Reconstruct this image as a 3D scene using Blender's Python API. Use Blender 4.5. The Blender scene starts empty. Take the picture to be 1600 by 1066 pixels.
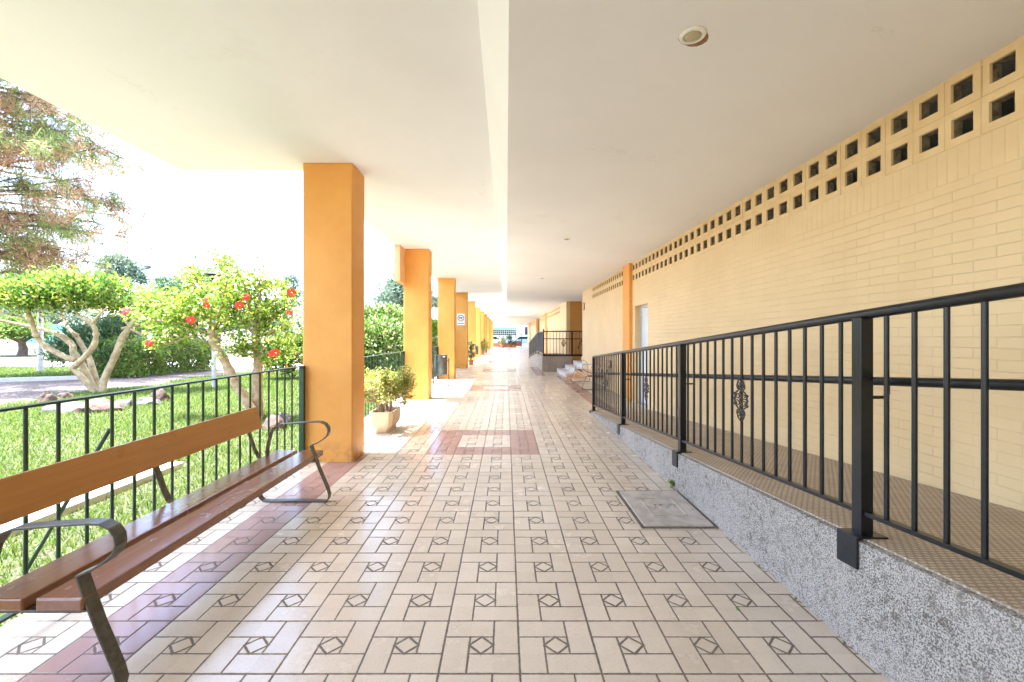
import bpy, math, random
import numpy as np
from mathutils import Vector, Matrix
R = math.radians
rnd = random.Random(7)
rng = np.random.default_rng(7)
S = bpy.context.scene
COL = S.collection
F, VX, VY, H = 688.0, 791.0, 526.0, 1.3          # focal length in photo pixels, vanishing point, eye height

def at(x, y, Y):
    return Vector(((x - VX) / F * Y, Y, H - (y - VY) / F * Y))
def floor_at(x, y):
    Y = F * H / (y - VY)
    return Vector(((x - VX) / F * Y, Y, 0))

# ------------------------------------------------------------------ node helpers
class E:
    """A socket wrapped so that arithmetic makes math nodes."""
    def __init__(s, nt, sock): s.nt, s.s = nt, sock
    def _op(s, op, *a):
        n = s.nt.nodes.new('ShaderNodeMath'); n.operation = op
        for i, v in enumerate((s,) + a):
            if isinstance(v, E): s.nt.links.new(v.s, n.inputs[i])
            else: n.inputs[i].default_value = v
        return E(s.nt, n.outputs[0])
    def __add__(s, o): return s._op('ADD', o)
    def __sub__(s, o): return s._op('SUBTRACT', o)
    def __mul__(s, o): return s._op('MULTIPLY', o)
    def __truediv__(s, o): return s._op('DIVIDE', o)
    def neg(s): return s * -1.0
    def abs(s): return s._op('ABSOLUTE')
    def fract(s): return s._op('FRACT')
    def floor(s): return s._op('FLOOR')
    def mod(s, o): return s._op('FLOORED_MODULO', o)
    def sin(s): return s._op('SINE')
    def mn(s, o): return s._op('MINIMUM', o)
    def mx(s, o): return s._op('MAXIMUM', o)
    def gt(s, o): return s._op('GREATER_THAN', o)
    def lt(s, o): return s._op('LESS_THAN', o)
    def between(s, a, b): return s.gt(a) * s.lt(b)
    def ramp(s, a, b, c=0.0, d=1.0):
        n = s.nt.nodes.new('ShaderNodeMapRange'); n.interpolation_type = 'SMOOTHSTEP'
        s.nt.links.new(s.s, n.inputs[0])
        for i, v in zip((1, 2, 3, 4), (a, b, c, d)): n.inputs[i].default_value = v
        return E(s.nt, n.outputs[0])

def new_mat(name):
    m = bpy.data.materials.new(name); m.use_nodes = True
    nt = m.node_tree
    return m, nt, nt.nodes['Principled BSDF']
def coords(nt, kind='Object'):
    t = nt.nodes.new('ShaderNodeTexCoord')
    return t.outputs[kind]
def xyz(nt, vec):
    n = nt.nodes.new('ShaderNodeSeparateXYZ'); nt.links.new(vec, n.inputs[0])
    return [E(nt, o) for o in n.outputs]
def comb(nt, x, y, z=0.0):
    n = nt.nodes.new('ShaderNodeCombineXYZ')
    for i, v in enumerate((x, y, z)):
        if isinstance(v, E): nt.links.new(v.s, n.inputs[i])
        else: n.inputs[i].default_value = v
    return n.outputs[0]
def noise(nt, vec, scale, detail=4.0, rough=0.55):
    n = nt.nodes.new('ShaderNodeTexNoise'); nt.links.new(vec, n.inputs['Vector'])
    n.inputs['Scale'].default_value = scale; n.inputs['Detail'].default_value = detail
    n.inputs['Roughness'].default_value = rough
    return E(nt, n.outputs[0])
def white(nt, vec):
    n = nt.nodes.new('ShaderNodeTexWhiteNoise'); nt.links.new(vec, n.inputs['Vector'])
    return E(nt, n.outputs[0])
def voronoi(nt, vec, scale, feature='F1'):
    n = nt.nodes.new('ShaderNodeTexVoronoi'); n.feature = feature
    nt.links.new(vec, n.inputs['Vector']); n.inputs['Scale'].default_value = scale
    return n
def mix(nt, fac, a, b):
    n = nt.nodes.new('ShaderNodeMix'); n.data_type = 'RGBA'
    if isinstance(fac, E): nt.links.new(fac.s, n.inputs[0])
    else: n.inputs[0].default_value = fac
    for i, v in ((6, a), (7, b)):
        if isinstance(v, (tuple, list)): n.inputs[i].default_value = (*v[:3], 1)
        else: nt.links.new(v, n.inputs[i])
    return n.outputs[2]
def bump(nt, bsdf, height, strength=0.3, dist=0.01):
    n = nt.nodes.new('ShaderNodeBump'); n.inputs['Strength'].default_value = strength
    n.inputs['Distance'].default_value = dist
    nt.links.new(height.s, n.inputs['Height']); nt.links.new(n.outputs[0], bsdf.inputs['Normal'])
def setv(nt, bsdf, name, v):
    if isinstance(v, E): nt.links.new(v.s, bsdf.inputs[name])
    elif hasattr(v, 'default_value'): nt.links.new(v, bsdf.inputs[name])
    else: bsdf.inputs[name].default_value = v

def surf(name, c1, c2=None, scale=6.0, rough=0.6, metal=0.0, bstr=0.0, bscale=60.0, bdist=0.004, spec=0.5, lo=.35, hi=.65):
    m, nt, b = new_mat(name); co = coords(nt)
    if c2 is None: b.inputs['Base Color'].default_value = (*c1, 1)
    else: setv(nt, b, 'Base Color', mix(nt, noise(nt, co, scale).ramp(lo, hi), c1, c2))
    b.inputs['Roughness'].default_value = rough; b.inputs['Metallic'].default_value = metal
    b.inputs['Specular IOR Level'].default_value = spec
    if bstr: bump(nt, b, noise(nt, co, bscale, 3.0), bstr, bdist)
    return m

def leaf_mat(name, cols, trans=0.35, rough=0.45, spec=0.35):
    """Leaves: each leaf takes its own colour from a ramp; light shines partly through."""
    m, nt, b = new_mat(name)
    g = nt.nodes.new('ShaderNodeNewGeometry')
    r = nt.nodes.new('ShaderNodeValToRGB'); nt.links.new(g.outputs['Random Per Island'], r.inputs[0])
    els = r.color_ramp.elements
    while len(els) < len(cols): els.new(0.5)
    for i, c in enumerate(cols):
        els[i].position = i / max(1, len(cols) - 1); els[i].color = (*c, 1)
    nt.links.new(r.outputs[0], b.inputs['Base Color'])
    b.inputs['Roughness'].default_value = rough; b.inputs['Specular IOR Level'].default_value = spec
    t = nt.nodes.new('ShaderNodeBsdfTranslucent'); nt.links.new(r.outputs[0], t.inputs[0])
    mx = nt.nodes.new('ShaderNodeMixShader'); mx.inputs[0].default_value = trans
    nt.links.new(b.outputs[0], mx.inputs[1]); nt.links.new(t.outputs[0], mx.inputs[2])
    nt.links.new(mx.outputs[0], nt.nodes['Material Output'].inputs[0])
    return m

# ------------------------------------------------------------------ materials
def make_floor_mat():
    m, nt, b = new_mat('patterned_tiles'); co = coords(nt)
    x, y, z = xyz(nt, co)
    wob = (noise(nt, co, 1.3, 2.0) - 0.5) * 0.006
    T = 0.3157
    u = (x + wob - 0.054) / T; v = (y + wob - 1.697) / T
    iu, iv, fu = u.floor(), v.floor(), u.fract()
    g = v.fract() * -1.0 + 1.0
    s1 = (g - .34).abs().mx(fu - .66); s2 = (fu - .66).abs().mx(g - .66)
    s3 = (g - .66).abs().mx(fu * -1.0 + .34); s4 = (fu - .34).abs().mx(g * -1.0 + .34)
    dia = (((fu - .5).abs() + (g - .5).abs() - .162).abs()) * 0.62 - .002
    seg = s1.mn(s2).mn(s3.mn(s4)).mn(dia)
    brd = fu.mn(fu * -1.0 + 1.0).mn(g.mn(g * -1.0 + 1.0)) - 0.001
    tid = comb(nt, iu, iv, 0.0); rt = white(nt, tid)
    wear = noise(nt, co, 2.1, 3.0)
    d = seg.mn(brd) + (noise(nt, co, 45.0, 3.0) - .5) * .016 + (noise(nt, co, 1.7, 2.0) - .5) * .012
    top = d.ramp(0.005, 0.020)
    # each little brick slightly its own tone
    bid = comb(nt, iu * 4.0 + fu.gt(.34) + fu.gt(.66), iv * 4.0 + g.gt(.34) + g.gt(.66), 3.0); rb = white(nt, bid)
    cream = mix(nt, rt * .6 + rb * .4, (.60, .515, .40), (.72, .635, .51))
    pinkc = mix(nt, rt, (.35, .215, .185), (.41, .255, .215))
    j = iv.mod(18.0)
    in4 = iu.between(-3.5, .5) * j.between(9.5, 13.5); in2 = iu.between(-2.5, -.5) * j.between(10.5, 12.5)
    ring = in4 * (in2 * -1.0 + 1.0) * y.gt(0.0)
    left = iu.between(-6.5, -5.5) * iv.lt(9.5); right = iu.between(4.5, 5.5) * iv.lt(40.5) ; r2 = iu.between(2.5, 3.5) * iv.between(40.5, 53.5)
    pk = ring.mx(left).mx(right).mx(r2)
    c = mix(nt, pk, cream, pinkc)
    dirt = noise(nt, co, 7.0, 8.0, .75).ramp(.45, .80)
    c = mix(nt, dirt * .22, c, (.36, .26, .17))
    sp = noise(nt, co, 110.0, 3.0, .7).ramp(.56, .70)
    c = mix(nt, sp * .38, c, (.25, .19, .13))
    c = mix(nt, x.gt(1.0) * 0.0 + (x - .2).ramp(0.0, 1.6) * wear.ramp(.4, .65) * .30, c, (.36, .27, .19))
    edge = x.lt(-2.15)
    c = mix(nt, top * .90 + .10, (.11, .082, .06), c)
    c = mix(nt, edge, c, (.50, .47, .42))
    setv(nt, b, 'Base Color', c)
    setv(nt, b, 'Roughness', (top * -.54 + .75) + (wear - .5) * .30 + dirt * .12)
    b.inputs['Specular IOR Level'].default_value = .5
    h = top + noise(nt, co, 25.0, 3.0) * .10 + rb * .10 + rt * .08
    bump(nt, b, h, .55, .004)
    return m

def make_brick_mat(name, c1, c2, joint, soldier=True, axis='Y'):
    m, nt, b = new_mat(name); co = coords(nt)
    x, y, z = xyz(nt, co)
    if axis == 'X': y = x
    def brick(vec, w, h, off):
        n = nt.nodes.new('ShaderNodeTexBrick'); nt.links.new(vec, n.inputs['Vector'])
        n.inputs['Scale'].default_value = 1.0; n.inputs['Mortar Size'].default_value = .0035
        n.inputs['Mortar Smooth'].default_value = .6
        n.inputs['Brick Width'].default_value = w; n.inputs['Row Height'].default_value = h
        n.offset = off
        return E(nt, n.outputs['Fac'])
    wob = (noise(nt, co, 3.5, 3.0) - .5) * .016
    wob2 = (noise(nt, co, 9.0, 2.0) - .5) * .006
    f = brick(comb(nt, y + wob2, z + wob), .228, .059, .5)
    row = ((z + wob) / .059).floor()
    if soldier:
        f2 = brick(comb(nt, z + wob2 - 2.18, y + wob2), .22, .059, 0.0)
        zs = z.gt(2.178)
        f = f * (zs * -1.0 + 1.0) + f2 * zs
    faded = noise(nt, co, 5.0, 6.0, .75).ramp(.36, .64)
    fj = f * (faded * .90 + .10)
    bt = white(nt, comb(nt, row, ((y + row * .114) / .228).floor(), 0.0))
    c = mix(nt, noise(nt, co, 1.4, 4.0).ramp(.3, .7) * .7 + bt * .3, c1, c2)
    c = mix(nt, fj * .38, c, joint)
    st = noise(nt, co, 11.0, 5.0, .7).ramp(.66, .80)
    c = mix(nt, st * .35, c, joint)
    setv(nt, b, 'Base Color', c)
    b.inputs['Roughness'].default_value = .55
    h = (f * -1.0) * (faded * .6 + .4) + noise(nt, co, 16.0, 5.0, .65) * .9 + noise(nt, co, 120.0, 2.0) * .12 + bt * .2
    bump(nt, b, h, .5, .006)
    return m

def make_pebble_mat(name='pebbledash', tint=(1, 1, 1)):
    m, nt, b = new_mat(name); co = coords(nt)
    v = voronoi(nt, co, 185.0); v2 = voronoi(nt, co, 340.0)
    d = E(nt, v.outputs['Distance']); d2 = E(nt, v2.outputs['Distance'])
    cr = xyz(nt, v.outputs['Color'])[0]
    k = lambda c: tuple(a * t for a, t in zip(c, tint))
    c = mix(nt, cr, k((.44, .445, .46)), k((.68, .69, .70)))
    c = mix(nt, d.ramp(.38, .72) * .95, c, k((.09, .085, .075)))
    br = noise(nt, co, 24.0, 6.0, .8)
    c = mix(nt, (br.ramp(.50, .66)) * d2.ramp(.10, .40) * .95, c, k((.10, .085, .06)))
    c = mix(nt, noise(nt, co, 2.5, 3.0).ramp(.4, .7) * .25, c, k((.60, .60, .60)))
    setv(nt, b, 'Base Color', c); b.inputs['Roughness'].default_value = .7
    bump(nt, b, d * -1.0 + d2 * -.4 + br * .3, .9, .008)
    return m

def make_stud_mat():
    m, nt, b = new_mat('studded_ramp_tile'); co = coords(nt)
    x, y, z = xyz(nt, co)
    px, py = .030, .021
    r = (y / py).floor()
    xx = ((x + r.mod(2.0) * (px * .5)) / px).fract() - .5
    yy = (y / py).fract() - .5
    d = xx.abs() * 1.0 + yy.abs() * 1.15
    lump = d.ramp(.26, .56, 1.0, 0.0)
    tx, ty = (x / .2).fract(), (y / .2).fract()
    c = mix(nt, noise(nt, co, 5.0, 5.0).ramp(.35, .7), (.52, .435, .33), (.62, .53, .41))
    c = mix(nt, lump * -.6 + .6, c, (.17, .125, .08))
    j = tx.mn(ty).lt(.015)
    c = mix(nt, j * .5, c, (.12, .09, .06))
    setv(nt, b, 'Base Color', c); b.inputs['Roughness'].default_value = .6
    bump(nt, b, lump, .8, .004)
    return m

def make_stucco(name, c1, c2):
    m, nt, b = new_mat(name); co = coords(nt)
    c = mix(nt, noise(nt, co, 2.2, 5.0, .6).ramp(.3, .7), c1, c2)
    z = xyz(nt, co)[2]
    c = mix(nt, z.ramp(.0, .30, 1.0, 0.0) * noise(nt, co, 9.0, 5.0).ramp(.42, .62) * .45, c, (.23, .12, .05))
    setv(nt, b, 'Base Color', c); b.inputs['Roughness'].default_value = .62
    h = noise(nt, co, 95.0, 3.0, .6) + noise(nt, co, 14.0, 3.0) * .5
    bump(nt, b, h, .55, .006)
    return m

def make_ceiling_mat():
    m, nt, b = new_mat('white_ceiling_render'); co = coords(nt)
    c = mix(nt, noise(nt, co, .8, 4.0).ramp(.35, .7), (.82, .815, .80), (.86, .855, .845))
    st = noise(nt, co, .8, 8.0, .75).ramp(.56, .72)
    c = mix(nt, st * .35, c, (.74, .70, .64))
    setv(nt, b, 'Base Color', c); b.inputs['Roughness'].default_value = .8
    vc = voronoi(nt, co, .45, 'DISTANCE_TO_EDGE')
    nz = noise(nt, co, 3.0, 6.0, .7)
    cd = E(nt, vc.outputs['Distance']) + (nz - .5) * .22
    crack = cd.abs().ramp(.0015, .005, 1.0, 0.0) * noise(nt, co, .6, 2.0).ramp(.56, .62)
    c = mix(nt, crack * .16, c, (.42, .38, .32)); setv(nt, b, 'Base Color', c)
    bump(nt, b, noise(nt, co, 130.0, 3.0) + noise(nt, co, 2.2, 4.0) * 2.2 - crack, .30, .005)
    return m

def make_wood_mat(name, c1, c2, rough=.22):
    m, nt, b = new_mat(name); co = coords(nt)
    x, y, z = xyz(nt, co)
    v = comb(nt, x * 30.0, y * 1.6, z * 30.0)
    n = noise(nt, v, 1.6, 5.0, .6); n2 = noise(nt, co, 12.0, 4.0)
    c = mix(nt, n.ramp(.3, .7), c1, c2)
    c = mix(nt, n2.ramp(.60, .74) * .35, c, tuple(a * .55 for a in c1))
    setv(nt, b, 'Base Color', c)
    setv(nt, b, 'Roughness', n * .18 + (rough - .07) + n2.ramp(.55, .8) * .2)
    b.inputs['Coat Weight'].default_value = .3; b.inputs['Coat Roughness'].default_value = .14
    bump(nt, b, n * .6 + n2 * .5, .12, .002)
    return m

def make_lawn_mat(name, c1, c2, c3):
    m, nt, b = new_mat(name); co = coords(nt)
    c = mix(nt, noise(nt, co, 1.2, 5.0).ramp(.35, .65), c1, c2)
    c = mix(nt, noise(nt, co, 28.0, 4.0, .7).ramp(.45, .7), c, c3)
    setv(nt, b, 'Base Color', c); b.inputs['Roughness'].default_value = .9
    b.inputs['Specular IOR Level'].default_value = .1
    bump(nt, b, noise(nt, co, 45.0, 4.0, .7), .8, .03)
    return m

def make_gravel_mat():
    m, nt, b = new_mat('pink_gravel'); co = coords(nt)
    v = voronoi(nt, co, 22.0); d = E(nt, v.outputs['Distance']); cr = xyz(nt, v.outputs['Color'])[0]
    c = mix(nt, cr, (.125, .085, .07), (.20, .145, .12))
    c = mix(nt, noise(nt, co, .8, 5.0).ramp(.42, .62) * .6, c, (.30, .25, .215))
    c = mix(nt, d.ramp(.35, .7), c, (.07, .05, .04))
    setv(nt, b, 'Base Color', c); b.inputs['Roughness'].default_value = .9
    bump(nt, b, d * -1.0, .7, .02)
    return m

M = {}
M['floor'] = make_floor_mat()
M['brick'] = make_brick_mat('cream_painted_brick', (.69, .505, .262), (.76, .57, .31), (.50, .34, .155))
M['brick_plain'] = make_brick_mat('cream_painted_brick_plain', (.69, .505, .262), (.76, .57, .31), (.50, .34, .155), soldier=False)
M['brick_brown'] = make_brick_mat('ochre_painted_brick', (.52, .26, .06), (.58, .30, .08), (.30, .14, .03), soldier=False, axis='X')
M['pebble'] = make_pebble_mat('pebbledash', (1.16, 1.05, .92))
M['pebble_warm'] = make_pebble_mat('pebbledash_warm', (.95, .78, .6))
M['stud'] = make_stud_mat()
M['orange'] = make_stucco('orange_stucco', (.72, .322, .052), (.78, .365, .07))
M['peach'] = make_stucco('peach_and_bounce_lit_stucco', (.74, .42, .19), (.78, .46, .22))  # step cheek's own peach; on the beam it paints in bounced sun
M['ceiling'] = make_ceiling_mat()
M['upper'] = surf('pale_render', (.72, .66, .56), (.76, .70, .60), 2.0, .8)
M['ventpaint'] = surf('cream_vent_paint', (.70, .505, .25), (.76, .56, .295), 7.0, .55, bstr=.35, bscale=45.0)
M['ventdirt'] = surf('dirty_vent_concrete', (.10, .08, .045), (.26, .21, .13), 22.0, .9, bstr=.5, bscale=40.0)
M['dark'] = surf('dark_interior', (.02, .018, .016), (.03, .026, .022), 3.0, .9)  # near-black colour stands in for the unlit room behind the vents
M['door'] = surf('pale_grey_door_paint', (.58, .62, .66), (.64, .68, .72), 3.0, .35)
M['alu'] = surf('aluminium_frame', (.55, .55, .55), (.62, .62, .62), 20.0, .35, .6)
M['black'] = surf('black_painted_iron', (.005, .006, .006), (.009, .010, .010), 30.0, .30, bstr=.25, bscale=70.0, bdist=.002)
M['black'].node_tree.nodes['Principled BSDF'].inputs['Specular IOR Level'].default_value = .4
M['green_iron'] = surf('green_painted_iron', (.010, .036, .014), (.020, .056, .024), 25.0, .35, bstr=.25, bscale=80.0, bdist=.002)
M['strap'] = surf('bronze_grey_steel_strap', (.075, .073, .058), (.115, .11, .09), 40.0, .38, .35, bstr=.3, bscale=90.0, bdist=.0015)
M['seat'] = make_wood_mat('red_brown_varnished_plank', (.20, .082, .032), (.245, .102, .042), .18)
M['back'] = make_wood_mat('golden_brown_varnished_plank', (.43, .19, .036), (.49, .225, .046), .36)
M['concrete'] = surf('grey_cast_concrete', (.38, .34, .29), (.50, .45, .39), 9.0, .75, bstr=.4, bscale=70.0)
M['concrete_pale'] = surf('pale_concrete', (.50, .47, .42), (.58, .55, .50), 5.0, .85, bstr=.4, bscale=40.0)
M['frame_rust'] = surf('rusty_steel_angle', (.13, .105, .08), (.20, .16, .12), 30.0, .7, .3)
M['white_step'] = surf('white_marble_step', (.66, .63, .60), (.74, .71, .68), 5.0, .35)
M['planter'] = surf('buff_cast_stone', (.52, .37, .23), (.62, .46, .30), 12.0, .8, bstr=.5, bscale=60.0)
M['soil'] = surf('potting_soil', (.05, .035, .022), (.10, .07, .045), 30.0, .95, bstr=.8, bscale=60.0)
M['steel'] = surf('brushed_steel', (.15, .17, .18), (.24, .27, .27), 8.0, .28, .9)
M['post_grey'] = surf('grey_steel_post', (.07, .07, .068), (.10, .10, .095), 20.0, .45, .5)
M['lamp_grey'] = surf('galvanised_pole', (.42, .42, .42), (.50, .50, .50), 10.0, .5, .3)
M['lamp_dark'] = surf('dark_lamp_metal', (.05, .05, .055), (.08, .08, .085), 10.0, .5)
M['signwhite'] = surf('white_sign_enamel', (.78, .76, .74), None, rough=.35)
M['signdark'] = surf('black_sign_ink', (.03, .03, .035), None, rough=.45)
M['signred'] = surf('dark_red_sign_ink', (.22, .06, .05), None, rough=.45)
M['ring'] = surf('cream_plastic_ring', (.84, .82, .74), (.76, .72, .62), 30.0, .4)
M['lens'] = surf('amber_frosted_lens', (.40, .34, .18), (.48, .42, .25), 9.0, .22)
M['rust'] = surf('rust_stain', (.20, .10, .03), (.32, .20, .09), 40.0, .9)
M['bark_pale'] = surf('pale_cream_bark', (.30, .225, .115), (.46, .37, .22), 9.0, .8, bstr=.7, bscale=35.0, bdist=.012)
M['bark_tan'] = surf('tan_bark', (.30, .20, .11), (.46, .34, .20), 11.0, .85, bstr=.8, bscale=40.0, bdist=.012)
M['bark_dark'] = surf('dark_bark', (.10, .07, .05), (.17, .12, .08), 6.0, .9, bstr=.8, bscale=20.0, bdist=.03)
M['twig'] = surf('brown_twig', (.17, .11, .06), (.26, .18, .10), 14.0, .85)
M['jade_stem'] = surf('grey_brown_succulent_stem', (.25, .18, .115), (.36, .27, .18), 14.0, .85, bstr=.6, bscale=60.0)
M['rock'] = surf('red_grey_field_stone', (.05, .034, .025), (.10, .058, .036), 6.0, .9, bstr=.9, bscale=14.0, bdist=.03)
M['rock_grey'] = surf('grey_field_stone', (.05, .045, .042), (.10, .088, .08), 6.0, .9, bstr=.9, bscale=14.0, bdist=.03)
M['lawn'] = make_lawn_mat('lawn_soil', (.075, .075, .045), (.10, .10, .06), (.12, .125, .06))
M['ground'] = make_lawn_mat('dry_ground', (.17, .16, .10), (.22, .19, .13), (.15, .17, .08))
M['gravel'] = make_gravel_mat()
M['paving'] = surf('white_paving', (.58, .55, .51), (.66, .63, .59), 1.5, .85, bstr=.3, bscale=20.0)
M['asphalt'] = surf('asphalt', (.05, .05, .05), (.075, .073, .07), 8.0, .85, bstr=.4, bscale=60.0)
M['whitewall'] = surf('whitewashed_wall', (.66, .67, .70), (.72, .73, .76), 1.2, .8)
M['greenband'] = surf('green_awning_cloth', (.16, .36, .26), (.20, .42, .31), 3.0, .7)
M['turquoise'] = surf('turquoise_windbreak', (.22, .52, .46), (.28, .58, .52), 4.0, .8)
M['redwall'] = surf('red_brick_low_wall', (.42, .16, .12), (.50, .22, .17), 9.0, .8)
M['terracotta'] = surf('terracotta', (.48, .17, .06), (.55, .21, .085), 9.0, .75)
M['car_white'] = surf('white_car_paint', (.72, .73, .74), None, rough=.2)
M['car_blue'] = surf('pale_blue_car_paint', (.32, .45, .52), None, rough=.2)
M['glass'] = surf('dark_car_glass', (.03, .04, .045), None, rough=.08)
M['rubber'] = surf('tyre_rubber', (.02, .02, .02), (.03, .03, .03), 20.0, .8)
M['petal'] = surf('red_petal', (.62, .03, .022), (.72, .07, .04), 30.0, .55)
M['stamen'] = surf('yellow_stamen', (.75, .45, .06), None, rough=.7)
M['leaf_tree'] = leaf_mat('glossy_broad_leaves', [(.05, .11, .015), (.11, .22, .025), (.18, .31, .04), (.28, .37, .05), (.42, .41, .07)], .45, .3, .5)
M['leaf_hib'] = leaf_mat('yellow_green_leaves', [(.07, .15, .015), (.16, .28, .025), (.25, .37, .04), (.36, .43, .05), (.48, .45, .10)], .5)
M['leaf_hedge'] = leaf_mat('hedge_leaves', [(.05, .12, .02), (.10, .21, .03), (.17, .30, .045), (.28, .36, .07), (.32, .24, .09)], .4)
M['leaf_dark'] = leaf_mat('dark_narrow_leaves', [(.05, .10, .035), (.08, .16, .055), (.13, .21, .085), (.21, .27, .14)], .4)
M['leaf_far'] = leaf_mat('grey_green_far_leaves', [(.08, .135, .08), (.13, .19, .115), (.19, .25, .165), (.27, .32, .23)], .35)
M['leaf_bush'] = leaf_mat('mixed_bush_leaves', [(.04, .10, .02), (.08, .17, .025), (.15, .25, .045), (.25, .32, .07), (.42, .40, .22)], .35)
M['leaf_lime'] = leaf_mat('lime_leaves', [(.10, .22, .015), (.17, .33, .02), (.25, .42, .03)], .4)
M['leaf_jade'] = leaf_mat('jade_leaves', [(.17, .24, .035), (.28, .35, .05), (.40, .44, .08), (.52, .50, .16), (.42, .30, .09)], .3, .35)
M['leaf_orange'] = leaf_mat('orange_blossoms', [(.55, .22, .02), (.65, .32, .03), (.7, .42, .05)], .35)
M['leaf_cactus'] = leaf_mat('upright_plant_leaves', [(.06, .13, .03), (.11, .19, .04), (.20, .26, .07)], .2)
M['needle'] = leaf_mat('pine_needles', [(.14, .21, .06), (.23, .31, .08), (.33, .40, .11), (.42, .43, .18)], .5, .6)
M['needle_brown'] = leaf_mat('dry_brown_needles', [(.40, .21, .11), (.56, .33, .18), (.64, .44, .28)], .5, .7)
M['grass'] = leaf_mat('grass_blades', [(.045, .11, .010), (.085, .165, .016), (.13, .20, .024), (.18, .24, .035), (.27, .28, .09)], .35, .6)
M['dry_leaf'] = surf('dry_leaf', (.16, .10, .04), (.10, .12, .03), 30.0, .8)

# ------------------------------------------------------------------ mesh helpers
class MB:
    def __init__(s): s.v, s.f, s.m = [], [], []
    def add(s, vs, fs, mi=0):
        k = len(s.v); s.v += [tuple(p) for p in vs]; s.f += [[i + k for i in f] for f in fs]; s.m += [mi] * len(fs)
        return s
    def box(s, x0, x1, y0, y1, z0, z1, mi=0, bev=0.0):
        if bev <= 0:
            vs = [(x, y, z) for z in (z0, z1) for y in (y0, y1) for x in (x0, x1)]
            return s.add(vs, [(0, 2, 3, 1), (4, 5, 7, 6), (0, 1, 5, 4), (2, 6, 7, 3), (0, 4, 6, 2), (1, 3, 7, 5)], mi)
        import bmesh
        bm = bmesh.new(); bmesh.ops.create_cube(bm, size=1.0)
        for v in bm.verts:
            v.co = ((x0 + x1) / 2 + v.co.x * (x1 - x0), (y0 + y1) / 2 + v.co.y * (y1 - y0), (z0 + z1) / 2 + v.co.z * (z1 - z0))
        bmesh.ops.bevel(bm, geom=bm.edges[:], offset=bev, segments=2, profile=.5, affect='EDGES')
        bm.verts.index_update()
        s.add([v.co for v in bm.verts], [[v.index for v in f.verts] for f in bm.faces], mi); bm.free()
        return s
    def prism(s, poly, a, b, axis='Y', mi=0):
        """poly: 2-D outline; extruded from a to b along axis (Y: poly is (x,z); X: (y,z); Z: (x,y))"""
        def P(p, t): return {'Y': (p[0], t, p[1]), 'X': (t, p[0], p[1]), 'Z': (p[0], p[1], t)}[axis]
        n = len(poly); vs = [P(p, a) for p in poly] + [P(p, b) for p in poly]
        fs = [list(range(n))[::-1], list(range(n, 2 * n))] + [(i, (i + 1) % n, (i + 1) % n + n, i + n) for i in range(n)]
        return s.add(vs, fs, mi)
    def tube(s, pts, rad, n=8, caps=True, mi=0, flat=None):
        pts = [Vector(p) for p in pts]
        if not isinstance(rad, (list, tuple)): rad = [rad] * len(pts)
        up = None; vs = []
        for i, p in enumerate(pts):
            a = pts[max(0, i - 1)]; b = pts[min(len(pts) - 1, i + 1)]
            t = (b - a).normalized()
            if up is None:
                up = Vector((0, 0, 1)) if abs(t.z) < .9 else Vector((1, 0, 0))
            u = (up - t * up.dot(t)).normalized(); w = t.cross(u); up = u
            for k in range(n):
                an = 2 * math.pi * k / n
                vs.append(p + (u * math.cos(an) + w * math.sin(an)) * rad[i])
        fs = []
        for i in range(len(pts) - 1):
            for k in range(n):
                a = i * n + k; b = i * n + (k + 1) % n
                fs.append((a, b, b + n, a + n))
        if caps:
            fs.append(list(range(n))[::-1]); fs.append([(len(pts) - 1) * n + k for k in range(n)])
        return s.add(vs, fs, mi)
    def lathe(s, prof, c, n=24, mi=0):
        """prof: list of (r, z) from one end to the other"""
        vs = []; fs = []
        for r, z in prof:
            for k in range(n):
                an = 2 * math.pi * k / n; vs.append((c[0] + r * math.cos(an), c[1] + r * math.sin(an), c[2] + z))
        for i in range(len(prof) - 1):
            for k in range(n):
                fs.append((i * n + k, i * n + (k + 1) % n, (i + 1) * n + (k + 1) % n, (i + 1) * n + k))
        fs.append(list(range(n))[::-1]); fs.append([(len(prof) - 1) * n + k for k in range(n)])
        return s.add(vs, fs, mi)
    def strap(s, pts, w, t, axis=Vector((0, 1, 0)), mi=0):
        """a flat bar following pts (in a plane), w wide along axis, t thick"""
        pts = [Vector(p) for p in pts]; vs = []; fs = []
        for i, p in enumerate(pts):
            a = pts[max(0, i - 1)]; b = pts[min(len(pts) - 1, i + 1)]
            nrm = (b - a).normalized().cross(axis).normalized()
            for sa, sb in ((-1, -1), (1, -1), (1, 1), (-1, 1)):
                vs.append(p + axis * (w / 2 * sa) + nrm * (t / 2 * sb))
        for i in range(len(pts) - 1):
            for k in range(4):
                a = i * 4 + k; b = i * 4 + (k + 1) % 4
                fs.append((a, b, b + 4, a + 4))
        fs.append((3, 2, 1, 0)); e = (len(pts) - 1) * 4; fs.append((e, e + 1, e + 2, e + 3))
        return s.add(vs, fs, mi)
    def build(s, name, mats, parent=None, smooth=False, bevel=0.0):
        me = bpy.data.meshes.new(name); me.from_pydata([tuple(v) for v in s.v], [], s.f); me.update()
        if not isinstance(mats, (list, tuple)): mats = [mats]
        for m in mats: me.materials.append(m)
        if len(mats) > 1: me.polygons.foreach_set('material_index', s.m)
        import bmesh
        bm = bmesh.new(); bm.from_mesh(me); bmesh.ops.recalc_face_normals(bm, faces=bm.faces[:])
        bm.to_mesh(me); bm.free()
        o = bpy.data.objects.new(name, me); COL.objects.link(o)
        if parent is not None: o.parent = parent
        if smooth:
            me.polygons.foreach_set('use_smooth', [True] * len(me.polygons))
            try: me.set_sharp_from_angle(angle=R(40))
            except Exception: pass
        if bevel:
            md = o.modifiers.new('bevel', 'BEVEL'); md.width = bevel; md.segments = 2; md.limit_method = 'ANGLE'
        return o

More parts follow.
